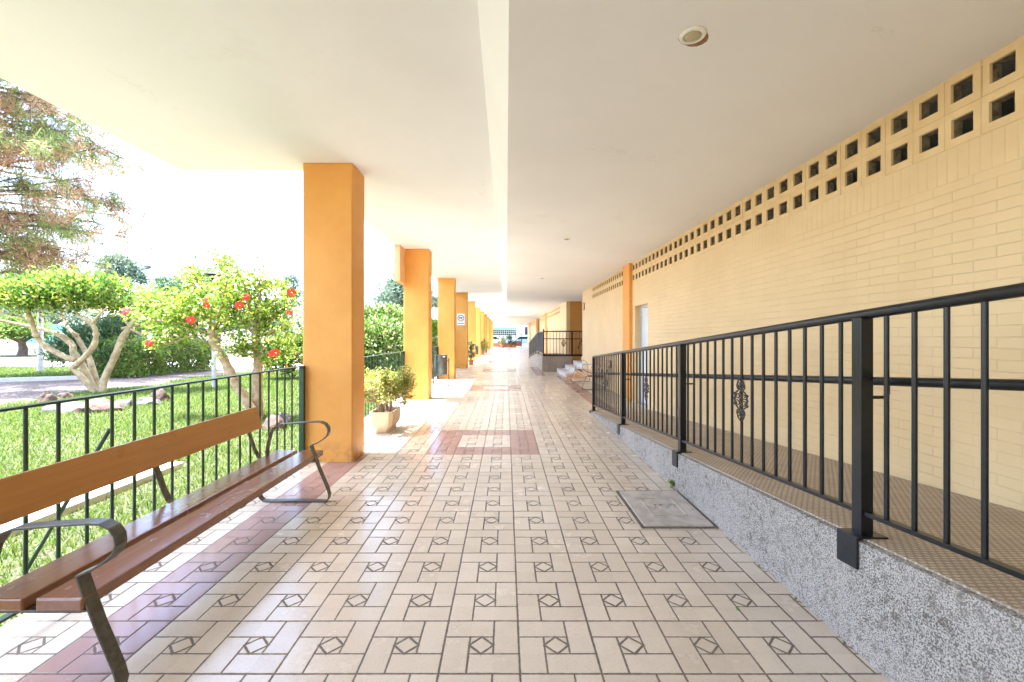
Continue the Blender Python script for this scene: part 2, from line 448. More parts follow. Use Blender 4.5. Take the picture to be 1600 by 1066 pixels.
def tag(o, label=None, cat=None, group=None, kind=None):
    if label: o['label'] = label
    if cat: o['category'] = cat
    if group: o['group'] = group
    if kind: o['kind'] = kind
    return o
def thing(name, label, cat, loc=(0, 0, 0), rz=0.0, group=None):
    o = bpy.data.objects.new(name, None); COL.objects.link(o)
    o.location = loc; o.rotation_euler = (0, 0, rz); o.empty_display_size = .2
    return tag(o, label, cat, group, 'thing')
def copy_tree(o, parent=None):
    c = o.copy(); COL.objects.link(c); c.parent = parent
    for ch in list(o.children): copy_tree(ch, c)
    return c
def struct(name, mb, mat, label, cat):
    return tag(mb.build(name, mat), label, cat, None, 'structure')

def mesh_np(name, verts, nper, mats, parent=None, quads=True, midx=None):
    """many separate little faces: verts (N, nper, 3)"""
    N = verts.shape[0]; me = bpy.data.meshes.new(name)
    me.vertices.add(N * nper); me.vertices.foreach_set('co', verts.astype(np.float32).ravel())
    me.loops.add(N * nper); me.loops.foreach_set('vertex_index', np.arange(N * nper, dtype=np.int32))
    me.polygons.add(N); me.polygons.foreach_set('loop_start', np.arange(0, N * nper, nper, dtype=np.int32))
    if not isinstance(mats, (list, tuple)): mats = [mats]
    for m in mats: me.materials.append(m)
    if midx is not None: me.polygons.foreach_set('material_index', midx.astype(np.int32))
    me.update(); me.validate()
    o = bpy.data.objects.new(name, me); COL.objects.link(o)
    if parent is not None: o.parent = parent
    return o
def unit(a): return a / np.maximum(np.linalg.norm(a, axis=-1, keepdims=True), 1e-9)
def rand_dirs(n):
    return unit(rng.normal(size=(n, 3)))
def leaves(c, axis, length, width, droop=.25):
    """leaf quads from base c along axis; returns (N,4,3)"""
    n = len(c); L = length * rng.uniform(.6, 1.25, (n, 1)); W = width * rng.uniform(.7, 1.2, (n, 1))
    axis = unit(axis); side = unit(np.cross(axis, rand_dirs(n))); nr = np.cross(axis, side)
    b = c; t = c + axis * L - nr * (L * droop)
    l = c + axis * L * .52 + side * W * .5 + nr * L * .06; r = c + axis * L * .52 - side * W * .5 + nr * L * .06
    return np.stack([b, l, t, r], 1)
def blob_points(blobs, n, twig=.12, per=14, shell=.55, flat=0.0):
    """leaf bases in clumps over the outside of ellipsoids (cx,cy,cz,rx,ry,rz)"""
    B = np.array(blobs, float); w = (B[:, 3] * B[:, 4] * B[:, 5]) ** (2 / 3); w /= w.sum()
    k = max(1, n // per); idx = rng.choice(len(B), k, p=w)
    d = rand_dirs(k); d[:, 2] = np.where(d[:, 2] < -.55, -d[:, 2], d[:, 2])
    rr = rng.uniform(shell ** 3, 1, (k, 1)) ** (1 / 3) * rng.uniform(.82, 1.1, (k, 1))
    cc = B[idx, :3] + d * B[idx, 3:6] * rr
    m = rng.integers(max(1, per // 2), int(per * 1.5) + 1, k)
    c = np.repeat(cc, m, 0); dd = np.repeat(d, m, 0)
    c = c + rng.normal(size=c.shape) * twig * np.array([1, 1, .75])
    return c, dd
def foliage(name, blobs, n, length, width, mat, parent, twig=.12, per=14, shell=.55, out=.8, droop=.25, up=.2):
    c, d = blob_points(blobs, n, twig, per, shell)
    ax = d * out + rand_dirs(len(c)) * .9 + np.array([0, 0, up])
    return mesh_np(name, leaves(c, ax, length, width, droop), 4, mat, parent)

# ================================================================== THE SETTING
struct('ground', MB().box(-300, 300, -120, 420, -.30, -.06), M['ground'], 'wide dry ground reaching to the horizon', 'ground')
struct('floor', MB().box(-2.26, 6.2, -26, 54.6, -.25, 0), M['floor'], 'cream patterned tile paving with pink inlays under the arcade', 'paving')
lawn = MB().add([(-2.27, -12, -.02), (-70, -12, -.02), (-70, 62, -.02), (-2.27, 62, -.02)], [(0, 1, 2, 3)])
struct('lawn', lawn, M['lawn'], 'bright green lawn beside the arcade', 'lawn')
pth = [(-9.9, -12), (-9.9, 4), (-10.1, 8.5), (-9.7, 12), (-9.5, 15), (-9.4, 19), (-11.2, 19), (-11.8, 16.6), (-13.0, 13.4), (-14.5, 12.6), (-16, 9), (-17, -12)]
struct('path', MB().prism(pth, -.06, -.012, 'Z'), M['gravel'], 'curving pinkish gravel path behind the lawn', 'path')
pav = [(-70, 19.2), (-25, 19.2), (-17, 19.0), (-11.4, 18.2), (-9.2, 18.0), (-5.2, 19.5), (-4.2, 32), (-14, 33), (-18, 23), (-25, 22.6), (-70, 22.6)]
struct('pavement', MB().prism(pav, -.06, -.006, 'Z'), M['paving'], 'white sunlit pavement crossing the garden', 'pavement')
struct('road', MB().box(-60, 60, 58.5, 70, -.2, -.02), M['asphalt'], 'street crossing at the far end of the arcade', 'road')

# grass blades: dense near the railing, thinner and broader with distance
def grass_field():
    n = 420000
    Y = rng.uniform(.2, 17.0, n); X = rng.uniform(-10.4, -2.285, n)
    dist = np.hypot(X, Y)
    vis = (X / Y > -1.22)
    keep = vis & (rng.uniform(size=n) < np.clip((4.6 / dist) ** 1.1, .18, 1))
    edge = -9.75 + .35 * np.sin(Y * 1.7) + .2 * np.sin(Y * 4.3)
    keep &= X > edge + rng.normal(size=n) * .12
    keep &= ~((X > -3.60) & (X < -3.22) & (Y > 1.9) & (Y < 4.55))
    X, Y = X[keep], Y[keep]; dist = dist[keep]
    n2 = 26000
    X2 = rng.uniform(-26, -12.5, n2); Y2 = rng.uniform(12.8, 19.0, n2)
    lim = np.interp(Y2, [12.6, 13.4, 16.6, 19], [-14.6, -13.1, -11.9, -11.3])
    k2 = (X2 < lim - .25) & (X2 / Y2 > -1.3); X2, Y2 = X2[k2], Y2[k2]
    X = np.concatenate([X, X2]); Y = np.concatenate([Y, Y2]); dist = np.hypot(X, Y)
    n = len(X); patch = .5 + .5 * np.sin(X * 2.1 + np.sin(Y * 1.3)) * np.sin(Y * 1.9 + .7)
    h = rng.uniform(.025, .055, n) * (.75 + .5 * patch) * (1 + dist * .03)
    w = .0030 * (.8 + dist * .16) * rng.uniform(.8, 1.3, n)
    an = rng.uniform(0, 2 * np.pi, n); lean = rng.uniform(.2, 1.0, n) * h; la = rng.uniform(0, 2 * np.pi, n)
    b = np.stack([X, Y, np.full(n, -.022)], 1)
    s = np.stack([np.cos(an), np.sin(an), np.zeros(n)], 1) * w[:, None]
    t = b + np.stack([np.cos(la) * lean, np.sin(la) * lean, h], 1)
    o = mesh_np('grass', np.stack([b - s, b + s, t], 1), 3, M['grass'])
    tag(o, 'short bright green lawn grass behind the railing', 'grass', None, 'stuff')
grass_field()

# ================================================================== THE BUILDING
bld = thing('apartment_building', 'apartment building over an arcade with orange pillars, white ceiling and cream brick wall', 'building')
ZL, ZR = 3.10, 2.78
c = MB()
c.box(-3.52, -.155, -26, 4.78, ZL, 3.5)
c.box(-2.2, -.155, 4.78, 57, ZL, 3.5)
c.prism([(-.155, ZL), (.012, ZR), (6.2, ZR), (6.2, 3.5), (-.155, 3.5)], -26, 57, 'Y')
c.build('ceiling', M['ceiling'], bld)
MB().box(-2.19, 6.2, -26, 57, 3.5, 9).build('upper_wall', M['upper'], bld)
MB().box(-3.52, -2.19, -26, 6.83, 5.6, 5.75).build('balcony_slab', M['upper'], bld)
for y0, y1 in ((13.4, 21.2), (29.0, 36.5), (41.5, 46.0)): MB().box(-4.6, -2.19, y0, y1, 5.6, 5.75).build('balcony_slab', M['upper'], bld)
MB().box(-2.2, -2.08, 8.62, 9.5, 2.39, ZL - .002).build('downstand_beam', M['peach'], bld)  # orange beam in lighter peach: bounced sunlight put into its colour
PY = [4.56 + 4.49 * k for k in range(-2, 12)]
for i, y in enumerate(PY):
    o = MB().box(-2.11, -1.595, 0, .40, -.02, ZL, bev=.012).build('pillar', M['orange'], bld); o.location = (0, y, 0)
DY0, DY1 = 7.90, 8.69
WX, WB = 2.54, 2.69
MOD = 18.85
def vent_panel(y0, y1, pitch=.2, z0=2.375):
    n = max(1, round((y1 - y0) / pitch)); p = (y1 - y0) / n; rows = 2; hz = (ZR - z0) / rows
    mb = MB()
    for r in range(rows):
        for k in range(n):
            a0, a1 = y0 + k * p, y0 + (k + 1) * p; b0, b1 = z0 + r * hz, z0 + (r + 1) * hz
            jit = rnd.uniform(-.004, .004)
            h0, h1 = a0 + p * .2 + jit, a1 - p * .2 + jit; g0, g1 = b0 + hz * .24, b1 - hz * .22
            X = WX + .002 + rnd.uniform(-.002, .002); e = .004; g = .0035
            # block face is a raised frame with a chamfered joint round it
            o = [(X, a0 + g, b0 + g), (X, a1 - g, b0 + g), (X, a1 - g, b1 - g), (X, a0 + g, b1 - g)]
            i = [(X, h0, g0), (X, h1, g0), (X, h1, g1), (X, h0, g1)]
            j = [(X + e, a0, b0), (X + e, a1, b0), (X + e, a1, b1), (X + e, a0, b1)]
            d = [(WX + .062, h0 + .006, g0 + .006), (WX + .062, h1 - .006, g0 + .006), (WX + .062, h1 - .006, g1 - .006), (WX + .062, h0 + .006, g1 - .006)]
            fr = [(X + .014, h0 + .002, g0 + .002), (X + .014, h1 - .002, g0 + .002), (X + .014, h1 - .002, g1 - .002), (X + .014, h0 + .002, g1 - .002)]
            q = [(m, (m + 1) % 4, 4 + (m + 1) % 4, 4 + m) for m in range(4)]
            mb.add(o + i, q, 0); mb.add(j + o, q, 0); mb.add(i + fr, q, 0); mb.add(fr + d, q, 1)
            bk = [(WX + .062, a0, b0), (WX + .062, a1, b0), (WX + .062, a1, b1), (WX + .062, a0, b1)]
            mb.add(bk + d, q, 1)
    mb.build('vent_panel', [M['ventpaint'], M['ventdirt']], bld)
for k in range(3):
    oy = MOD * k
    y0, y1 = oy - .25, oy + 14.7
    w = MB()
    ZV = 2.375
    if k == 0: y0 = -26
    d0, d1 = oy + DY0, oy + DY1
    w.box(WX, WB, y0, d0, 0, ZV); w.box(WX, WB, d1, y1, 0, ZV); w.box(WX, WB, d0, d1, 1.9, ZV)
    w.build('wall', M['brick'], bld)
    MB().box(WX, WB, y0, oy + 1.96, ZV, ZR).build('wall_head', M['brick_plain'], bld)
    MB().box(WX, WB, oy + 13.0, y1, ZV, ZR).build('wall_head', M['brick_plain'], bld)
    vent_panel(oy + 1.96, oy + 8.90); vent_panel(oy + 9.36, oy + 13.0)
    MB().box(2.478, 2.60, oy + 8.87, oy + 9.375, -.01, ZR, bev=.008).build('pilaster', M['orange'], bld)
    MB().box(WB, 4.6, y1 - .15, y1 - .002, 0, ZR).build('recess_wall', M['brick_brown'], bld)
    if k < 2: MB().box(WB - .002, 4.6, y1 + 3.9, y1 + 4.05, 0, ZR).build('recess_wall', M['brick_brown'], bld)
    if k < 2: MB().box(4.45, 4.6, y1, y1 + 3.9, 0, ZR).build('recess_wall', M['brick_plain'], bld)
    dr = MB().box(WX + .115, WX + .145, d0 + .045, d1 - .045, .015, 1.855, bev=.004).build('door', M['door'], bld)
    fr = MB(); fr.box(WX + .10, WX + .15, d0, d0 + .04, 0, 1.9); fr.box(WX + .10, WX + .15, d1 - .04, d1, 0, 1.9); fr.box(WX + .10, WX + .15, d0 + .04, d1 - .04, 1.86, 1.9)
    fr.build('frame', M['alu'], dr)
    hd = MB().tube([(WX + .115, d0 + .10, .98), (WX + .065, d0 + .10, .98), (WX + .065, d0 + .21, .98)], .009, 8).build('handle', M['steel'], dr, True)
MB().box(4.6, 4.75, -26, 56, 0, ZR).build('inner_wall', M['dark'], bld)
MB().box(-2.2, 6.2, -26.2, -26, 0, 3.5).build('end_wall', M['brick_plain'], bld)

# ---- recessed downlights
def downlight(y, label, stain):
    t = thing('ceiling_light', label, 'ceiling light', (.915, y, ZR), 0, 'recessed lights in the arcade ceiling')
    pr = [(.041, -.004), (.044, -.010), (.052, -.012), (.060, -.008), (.063, -.001)]
    MB().lathe(pr, (0, 0, 0), 32).build('trim_ring', M['ring'], t, True)
    MB().lathe([(.0405, -.003), (.037, -.010), (.026, -.015), (.001, -.017)], (0, 0, 0), 28).build('lens', M['lens'], t, True)
    if stain:
        n = 26; vs = [(0.02, 0.02, -.0006)]
        for i in range(n):
            a = 2 * math.pi * i / n
            r = .060 + .004 * rnd.random() + .045 * max(0, math.cos(a - .75)) ** 4 + .008 * max(0, math.cos(a - 1.9)) ** 4
            vs.append((math.cos(a) * r, math.sin(a) * r, -.0006))
        MB().add(vs, [(0, i + 1, (i + 1) % n + 1) for i in range(n)]).build('rust_stain', M['rust'], t)
downlight(2.16, 'round recessed light nearest the top edge, rust around its cream ring', True)
downlight(6.66, 'small round recessed light above the ramp railing, farther along the ceiling', False)
downlight(11.16, 'tiny distant round recessed light above the wall pilaster', False)

# ================================================================== RAMP, STEPS, RAILINGS
def rz_(y): return min(.56, .6 - .0775 * y)
def make_ramp(label):
    t = thing('access_ramp', label, 'ramp')
    side = [(-2.55, -.01), (-2.55, .56), (.516, .56), (7.70, rz_(7.70)), (7.70, -.01)]
    MB().prism(side, 1.445, 2.536, 'X').build('side_wall', M['pebble'], t)
    top = [(-2.54, .562), (.516, .562), (7.71, rz_(7.71) + .002), (7.71, rz_(7.71) + .010), (.516, .570), (-2.54, .570)]
    MB().prism(top, 1.475, 2.534, 'X').build('walkway', M['stud'], t)
    return t
ramp = make_ramp('grey pebbledash wheelchair ramp with tan studded walkway, close on the right')
def scroll(cy, cz, x, s=1.0):
    """a cast scroll ornament in the plane of the railing"""
    mb = MB()
    def spiral(c, r0, a0, turns, sgn, zs=1.0):
        pts = []
        for i in range(15):
            f = i / 14; a = a0 + sgn * f * turns * 2 * math.pi; r = r0 * (1 - .72 * f)
            pts.append((x, c[0] + math.cos(a) * r * s, c[1] + math.sin(a) * r * zs * s))
        mb.tube(pts, [.0040 * s] * 15, 6)
    for sy in (-1, 1):
        for sz in (-1, 1):
            spiral((cy + sy * .024 * s, cz + sz * .024 * s), .024, R(90) if sz > 0 else R(-90), 1.4, -sy * sz)
            spiral((cy + sy * .014 * s, cz + sz * .088 * s), .018, R(-90) if sz > 0 else R(90), 1.3, sy * sz, 1.5)
        mb.tube([(x, cy + sy * q * s, cz + zq * s) for q, zq in ((.004, -.132), (.020, -.118), (.026, -.098), (.014, -.075), (.010, -.062), (.030, -.050), (.044, -.028), (.046, 0), (.044, .028), (.030, .050), (.010, .062), (.014, .075), (.026, .098), (.020, .118), (.004, .132))], .0042 * s, 6)
        for zz in (-.032, 0, .032):
            mb.tube([(x, cy + sy * .044 * s, cz + (zz - .006) * s), (x, cy + sy * .050 * s, cz + zz * s), (x, cy + sy * .044 * s, cz + (zz + .006) * s)], .0062 * s, 6)
    for zz in (-.128, -.09, -.045, 0, .045, .09, .128):
        mb.lathe([(.003, -.012), (.008, -.006), (.009, 0), (.008, .006), (.003, .012)], (x, cy, cz + zz * s), 8)
    mb.v = [(p[0], cy + (p[1] - cy) * 1.6, p[2]) for p in mb.v]
    return mb
def make_railing(label, ox=0.0, landing_front=False):
    t = thing('ramp_railing', label, 'railing')
    RX = 1.50; PYs = [-.045, 1.855, 3.755, 5.655, 7.555]
    HT = .935
    for y in PYs:
        z = rz_(y) + .012
        p = MB().box(RX - .026, RX + .026, y - .026, y + .026, z, rz_(y) + HT - .012, bev=.003).build('post', M['black'], t)
        sl = -.0775 if y > .5 else 0
        pl = [(y - .055, rz_(y - .055) + .011), (y + .055, rz_(y + .055) + .011), (y + .055, rz_(y + .055) + .018), (y - .055, rz_(y - .055) + .018)]
        q = MB(); q.prism(pl, 1.438, 1.565, 'X')
        fl = max(.02, .115 if rz_(y) > .15 else rz_(y))
        q.prism([(y - .055, rz_(y - .055) + .018), (y + .055, rz_(y + .055) + .018), (y + .055, rz_(y + .055) - fl), (y - .055, rz_(y - .055) - fl)], 1.432, 1.4425, 'X')
        q.build('base_plate', M['black'], p, bevel=.003)
    def run(dz, r, n=12, x=RX, ys=None):
        ys = ys or (-2.4, .516, 7.60)
        return MB().tube([(x, y, rz_(y) + dz) for y in ys], r, n)
    tr = run(HT, .021, 14); tr.build('top_rail', M['black'], t, True)
    MB().prism([(-2.4, .658), (.516, .658), (7.555, rz_(7.555) + .098), (7.555, rz_(7.555) + .115), (.516, .675), (-2.4, .675)], RX - .016, RX + .016, 'X').build('bottom_rail', M['black'], t)
    h = run(.655, .0185, 14, RX + .10, (-2.4, .516, 7.50)).build('handrail', M['black'], t, True)
    for y in PYs:
        z = rz_(y) + .655
        MB().tube([(RX + .10, y - .01, z - .015), (RX + .10, y - .01, z - .052), (RX + .088, y - .01, z - .066), (RX + .02, y - .01, z - .066)], .007, 8).build('bracket', M['black'], h, True)
    k = 0
    for a, b in zip(PYs[:-1], PYs[1:]):
        for i in range(1, 16):
            y = a + (b - a) * i / 16
            if y < .5: continue
            MB().tube([(RX, y, rz_(y) + .108), (RX, y, rz_(y) + HT - .01)], .0090, 10).build('baluster', M['black'], t, True)
        ym = (a + b) / 2
        if ym > 1: scroll(ym, rz_(ym) + .515, RX - .006, 1.0).build('scroll_ornament', M['black'], t, True)
    if landing_front:
        y = -2.45
        MB().tube([(RX, y, .56 + HT), (2.95, y, .56 + HT)], .021, 10).build('top_rail', M['black'], t, True)
        MB().tube([(RX, y, 1.215), (2.95, y, 1.215)], .016, 10).build('handrail', M['black'], t, True)
        MB().box(RX - .03, 2.95, y - .02, y + .02, .565, .64).build('bottom_rail', M['black'], t)
        for x in (RX, 2.55, 2.95):
            MB().box(x - .024, x + .024, y - .024, y + .024, .0 if x == RX else .56, .56 + HT + (.09 if x == RX else 0), bev=.003).build('post', M['black'], t)
        for i in range(1, 12):
            x = RX + (2.95 - RX) * i / 12
            MB().tube([(x, y, .64), (x, y, .56 + HT)], .009, 8).build('baluster', M['black'], t, True)
        sc = scroll(0, 0, 0, 1.0).build('scroll_ornament', M['black'], t, True); sc.location = (2.25, y, 1.05); sc.rotation_euler = (0, 0, R(90))
        for i in range(1, 24):
            yy = -2.45 + 2.95 * i / 24
            MB().tube([(RX, yy, .67), (RX, yy, .56 + HT)], .010, 8).build('baluster', M['black'], t, True)
    return t
rail = make_railing('black iron railing with scroll ornaments along the near ramp')
ramp2 = make_ramp('distant pebbledash ramp and landing beyond the white steps'); ramp2.location = (-.11, MOD, 0)
for ch in ramp2.children:
    if ch.name.startswith('side_wall'): ch.data.materials[0] = M['pebble_warm']
rail2 = make_railing('distant black railing around the landing beyond the white steps', landing_front=True); rail2.location = (-.11, MOD, 0)

st = thing('entrance_steps', 'white steps climbing to the landing, beside the far bench', 'steps', (1.87, 14.0, 0))
for i in range(4):
    x = .3 * i
    w = 2.27 if i < 4 else 2.2
    o = MB().box(x, x + (.31 if i < 3 else 1.9), 0.02 * i, w, 0 if i == 0 else .14 * i - .02, .14 * (i + 1), bev=.006)
    o.build('step', M['white_step'], st)
sw = MB().prism([(.06, 0), (.06, .11), (.36, .11), (.36, .25), (.66, .25), (.66, .39), (.669, .39), (.669, 0)], -.02, -.002, 'Y').build('side_cheek', M['peach'], st)
MB().tube([(.95, 2.0, 1.40), (1.0, 2.0, 1.42), (.62, 1.2, .95), (.60, 1.18, .86)], .018, 8).build('handrail', M['black'], st, True)

# ================================================================== GREEN GARDEN RAILING
def make_fence(y0, y1, label, brace=(), post_end=True):
    t = thing('garden_fence', label, 'fence', (-2.12, y0, 0), 0, 'green railings between the pillars')
    L = y1 - y0
    MB().box(-.019, .019, 0, L, .985, .997).build('top_rail', M['green_iron'], t, bevel=.002)
    MB().box(-.018, .018, 0, L, .105, .117).build('bottom_rail', M['green_iron'], t, bevel=.002)
    n = int(L / .142); off = (1.942 - y0) % .142
    for i in range(n + 1):
        y = off + .142 * i
        if y > L - .07: break
        MB().tube([(0, y, .117), (0, y, .985)], .0085, 8).build('baluster', M['green_iron'], t, True)
    for y in ([L - .02] if post_end else []) + [.02]:
        MB().box(-.005, .045, y - .02, y + .02, -.02, 1.0, bev=.003).build('post', M['green_iron'], t)
    for b in brace:
        MB().tube([(-.015, b, .80), (-.58, b + .08, -.05)], .0105, 8).build('brace', M['green_iron'], t, True)
    return t
make_fence(.47, 4.55, 'green railing with slanting braces behind the near wooden bench', brace=(1.9,))
make_fence(4.98, 9.03, 'green railing behind the potted jade plant')
make_fence(9.47, 13.52, 'green railing behind the metal litter bin')

# ================================================================== BENCHES
def make_bench(label):
    t = thing('park_bench', label, 'bench', (-1.66, 2.59, 0), 0, 'wooden park benches')
    ox, oy = -1.66, 2.59
    y0, y1 = 1.56 - oy, 3.62 - oy
    def plank(name, x0, x1, z0, z1, mat, tilt=0.0):
        mb = MB().box(-(x1 - x0) / 2, (x1 - x0) / 2, y0, y1, -(z1 - z0) / 2, (z1 - z0) / 2, bev=.007)
        o = mb.build(name, mat, t); o.location = ((x0 + x1) / 2 - ox, 0, (z0 + z1) / 2); o.rotation_euler = (0, tilt, 0)
        return o
    plank('seat_plank', -1.885, -1.715, .325, .370, M['seat']); plank('seat_plank', -1.67, -1.503, .325, .370, M['seat'])
    plank('backrest', -2.052, -2.024, .545, .725, M['back'], R(-14))
    arm = [(-1.885, .318), (-1.882, .40), (-1.872, .47), (-1.850, .545), (-1.815, .592), (-1.765, .610), (-1.62, .622), (-1.50, .630), (-1.455, .628), (-1.420, .612), (-1.400, .585), (-1.396, .552), (-1.408, .520), (-1.435, .495), (-1.48, .466), (-1.536, .443)]
    leg = [(-1.536, .443), (-1.53, .425), (-1.47, .26), (-1.402, .10), (-1.390, .055), (-1.398, .022), (-1.425, .006), (-1.47, .006), (-1.66, .012), (-1.86, .006), (-1.91, .012), (-1.935, .035), (-1.94, .065), (-1.925, .12), (-1.87, .318)]
    for y in (1.595 - oy, 3.47 - oy):
        fr = MB()
        fr.strap([(x - ox, y, z) for x, z in arm], .05, .008); fr.strap([(x - ox, y, z) for x, z in leg], .05, .008)
        fr.strap([(-1.90 - ox, y, .320), (-1.50 - ox, y, .320)], .05, .008)
        fr.build('side_frame', M['strap'], t, bevel=.0015)
    for y in (1.595 - oy, 2.55 - oy, 3.47 - oy):
        b = MB().strap([(-2.066 - ox, y, .70), (-2.028 - ox, y, .545), (-1.985 - ox, y, .42), (-1.955 - ox, y, .355), (-1.925 - ox, y, .325), (-1.88 - ox, y, .314), (-1.52 - ox, y, .314)], .042, .007)
        b.build('back_support', M['strap'], t, bevel=.0015)
    return t
bench = make_bench('brown wooden bench with curled metal armrests, close beside the green railing')
bench2 = copy_tree(bench)
bench2['label'] = 'distant wooden bench standing by the brick wall next to the white steps'
bench2.location = (2.12, 11.62, 0); bench2.rotation_euler = (0, 0, math.pi)

# ================================================================== SMALL THINGS IN THE ARCADE
mh = thing('manhole_cover', 'square grey concrete access cover set into the tiles beside the ramp', 'manhole cover', (1.18, 3.34, 0))
fr = MB(); a, b_, w_ = .262, .36, .022
for x0, x1, y0, y1 in ((-a, a, -b_, -b_ + w_), (-a, a, b_ - w_, b_), (-a, -a + w_, -b_ + w_, b_ - w_), (a - w_, a, -b_ + w_, b_ - w_)):
    fr.box(x0, x1, y0, y1, -.02, .005)
fr.build('steel_rim', M['frame_rust'], mh)
MB().box(-a + w_ + .003, a - w_ - .003, -b_ + w_ + .003, b_ - w_ - .003, -.02, .012, bev=.004).build('slab', M['concrete'], mh)
em = MB()
for x0, x1, y0, y1 in ((-.12, .12, .155, .159), (-.12, .12, -.175, -.171), (-.124, -.120, -.175, .159), (.120, .124, -.175, .159)):
    em.box(x0, x1, y0, y1, .0115, .018)
em.build('raised_border', M['concrete'], mh)
def text_mesh(s, size, name, mat, parent, loc, rot, ext=.002):
    cu = bpy.data.curves.new(name, 'FONT'); cu.body = s; cu.size = size; cu.extrude = ext; cu.align_x = 'CENTER'; cu.align_y = 'CENTER'
    tmp = bpy.data.objects.new('tmp_text', cu); COL.objects.link(tmp)
    me = bpy.data.meshes.new_from_object(tmp.evaluated_get(bpy.context.evaluated_depsgraph_get()))
    bpy.data.objects.remove(tmp); bpy.data.curves.remove(cu)
    me.name = name; me.materials.clear(); me.materials.append(mat)
    o = bpy.data.objects.new(name, me); COL.objects.link(o); o.parent = parent; o.location = loc; o.rotation_euler = rot
    return o
text_mesh('TOS', .10, 'raised_lettering', M['concrete'], mh, (0, -.005, .013), (0, 0, 0), .006)

num = text_mesh('3', .36, 'house_number', M['black'], None, (WX - .012, 14.32, 2.27), (R(90), 0, R(-90)), .010)
tag(num, 'dark iron number three near the end of the cream brick wall', 'house number', None, 'thing')

# planter and jade plant
pl = thing('planter', 'buff stone trough planter holding the jade plant beside an orange pillar', 'planter', (-1.675, 6.12, 0))
def trough(w0, l0, z0, w1, l1, z1, ch=.045):
    def ring(w, l, z): 
        k = ch * w / .155
        return [(-w + k, -l, z), (w - k, -l, z), (w, -l + k, z), (w, l - k, z), (w - k, l, z), (-w + k, l, z), (-w, l - k, z), (-w, -l + k, z)]
    return ring(w0, l0, z0), ring(w1, l1, z1)
levels = [(.098, .20, .0), (.102, .21, .045), (.148, .262, .11), (.158, .275, .285), (.163, .280, .292), (.132, .248, .292), (.128, .244, .24)]
rings = [trough(w, l, z, w, l, z)[0] for w, l, z in levels]
mb = MB(); vs = [p for r_ in rings for p in r_]; fs = []
for i in range(len(rings) - 1):
    for k in range(8): fs.append((i * 8 + k, i * 8 + (k + 1) % 8, (i + 1) * 8 + (k + 1) % 8, (i + 1) * 8 + k))
fs.append(list(range(8))[::-1]); mb.add(vs, fs); mb.build('trough', M['planter'], pl, bevel=.004)
MB().add([(x * .985, y * .985, .262 + rnd.uniform(-.006, .006)) for x, y, z in rings[-1]], [list(range(8))]).build('soil', M['soil'], pl)
jd = thing('jade_plant', 'bushy jade plant with fleshy yellow-green leaves in the stone planter', 'plant', (-1.675, 6.12, .26))
stems = MB(); tips = []
for i in range(9):
    b0 = Vector((rnd.uniform(-.07, .07), rnd.uniform(-.16, .12), -.01)); a = rnd.uniform(0, 6.28)
    p1 = b0 + Vector((math.cos(a) * .05, math.sin(a) * .05, .13 + rnd.random() * .05))
    stems.tube([b0, (b0 + p1) / 2 + Vector((.01, 0, 0)), p1], [.030, .024, .019], 8)
    for j in range(4):
        a2 = a + rnd.uniform(-1.3, 1.3); r_ = rnd.uniform(.12, .27)
        p2 = p1 + Vector((math.cos(a2) * r_, math.sin(a2) * r_ * .9, rnd.uniform(.05, .26)))
        stems.tube([p1, (p1 + p2) / 2 + Vector((0, 0, .02)), p2], [.017, .013, .009], 6)
        for l in range(4):
            a3 = a2 + rnd.uniform(-1.2, 1.2); r3 = rnd.uniform(.05, .16)
            p3 = p2 + Vector((math.cos(a3) * r3, math.sin(a3) * r3, rnd.uniform(-.01, .16)))
            stems.tube([p2, p3], [.008, .005], 5); tips.append(p3); tips.append((p2 + p3) / 2)
for q in ((.36, -.02, .20), (.40, -.06, .33), (.33, .05, .36), (.30, -.1, .12)):
    stems.tube([(.08, 0, .16), ((q[0] + .08) / 2, q[1], q[2] * .6 + .08), q], [.012, .009, .005], 5); tips += [Vector(q)] * 3
stems.build('stem', M['jade_stem'], jd, True)
tp = np.array([tuple(t) for t in tips]); cc = np.repeat(tp * np.array([.92, .95, 1.10]), 19, 0) + rng.normal(size=(len(tp) * 19, 3)) * .030
ax = rand_dirs(len(cc)) + np.array([0, 0, .45])
mesh_np('foliage', leaves(cc, ax, .036, .024, .1), 4, M['leaf_jade'], jd)

# litter bins
def make_bin(label, loc):
    t = thing('litter_bin', label, 'litter bin', loc, 0, 'metal litter bins on posts')
    prof = [(.001, .30), (.150, .30), (.158, .306), (.158, .80), (.166, .806), (.166, .822), (.156, .822), (.150, .80), (.148, .33), (.001, .33)]
    MB().lathe(prof, (0, 0, 0), 28).build('bucket', M['steel'], t, True)
    for sx in (-1, 1):
        MB().box(sx * .20 - .014, sx * .20 + .014, -.014, .014, -.01, .735, bev=.003).build('post', M['post_grey'], t)
        MB().tube([(sx * .20, 0, .66), (sx * .152, 0, .66)], .012, 8).build('pivot', M['post_grey'], t)
    MB().box(-.186, .186, -.011, .011, .255, .28).build('crossbar', M['post_grey'], t)
    MB().box(-.02, .02, -.025, .0, .281, .299).build('catch', M['post_grey'], t)
    MB().box(.06, .12, -.16, -.146, .765, .79, bev=.002).build('ash_plate', M['signwhite'], t)
    return t
bin1 = make_bin('cylindrical steel litter bin on two posts beside the third orange pillar', (-1.705, 11.55, 0))
bin2 = copy_tree(bin1); bin2.location = (-1.72, 24.6, 0); bin2['label'] = 'tiny distant litter bin between the far orange pillars'

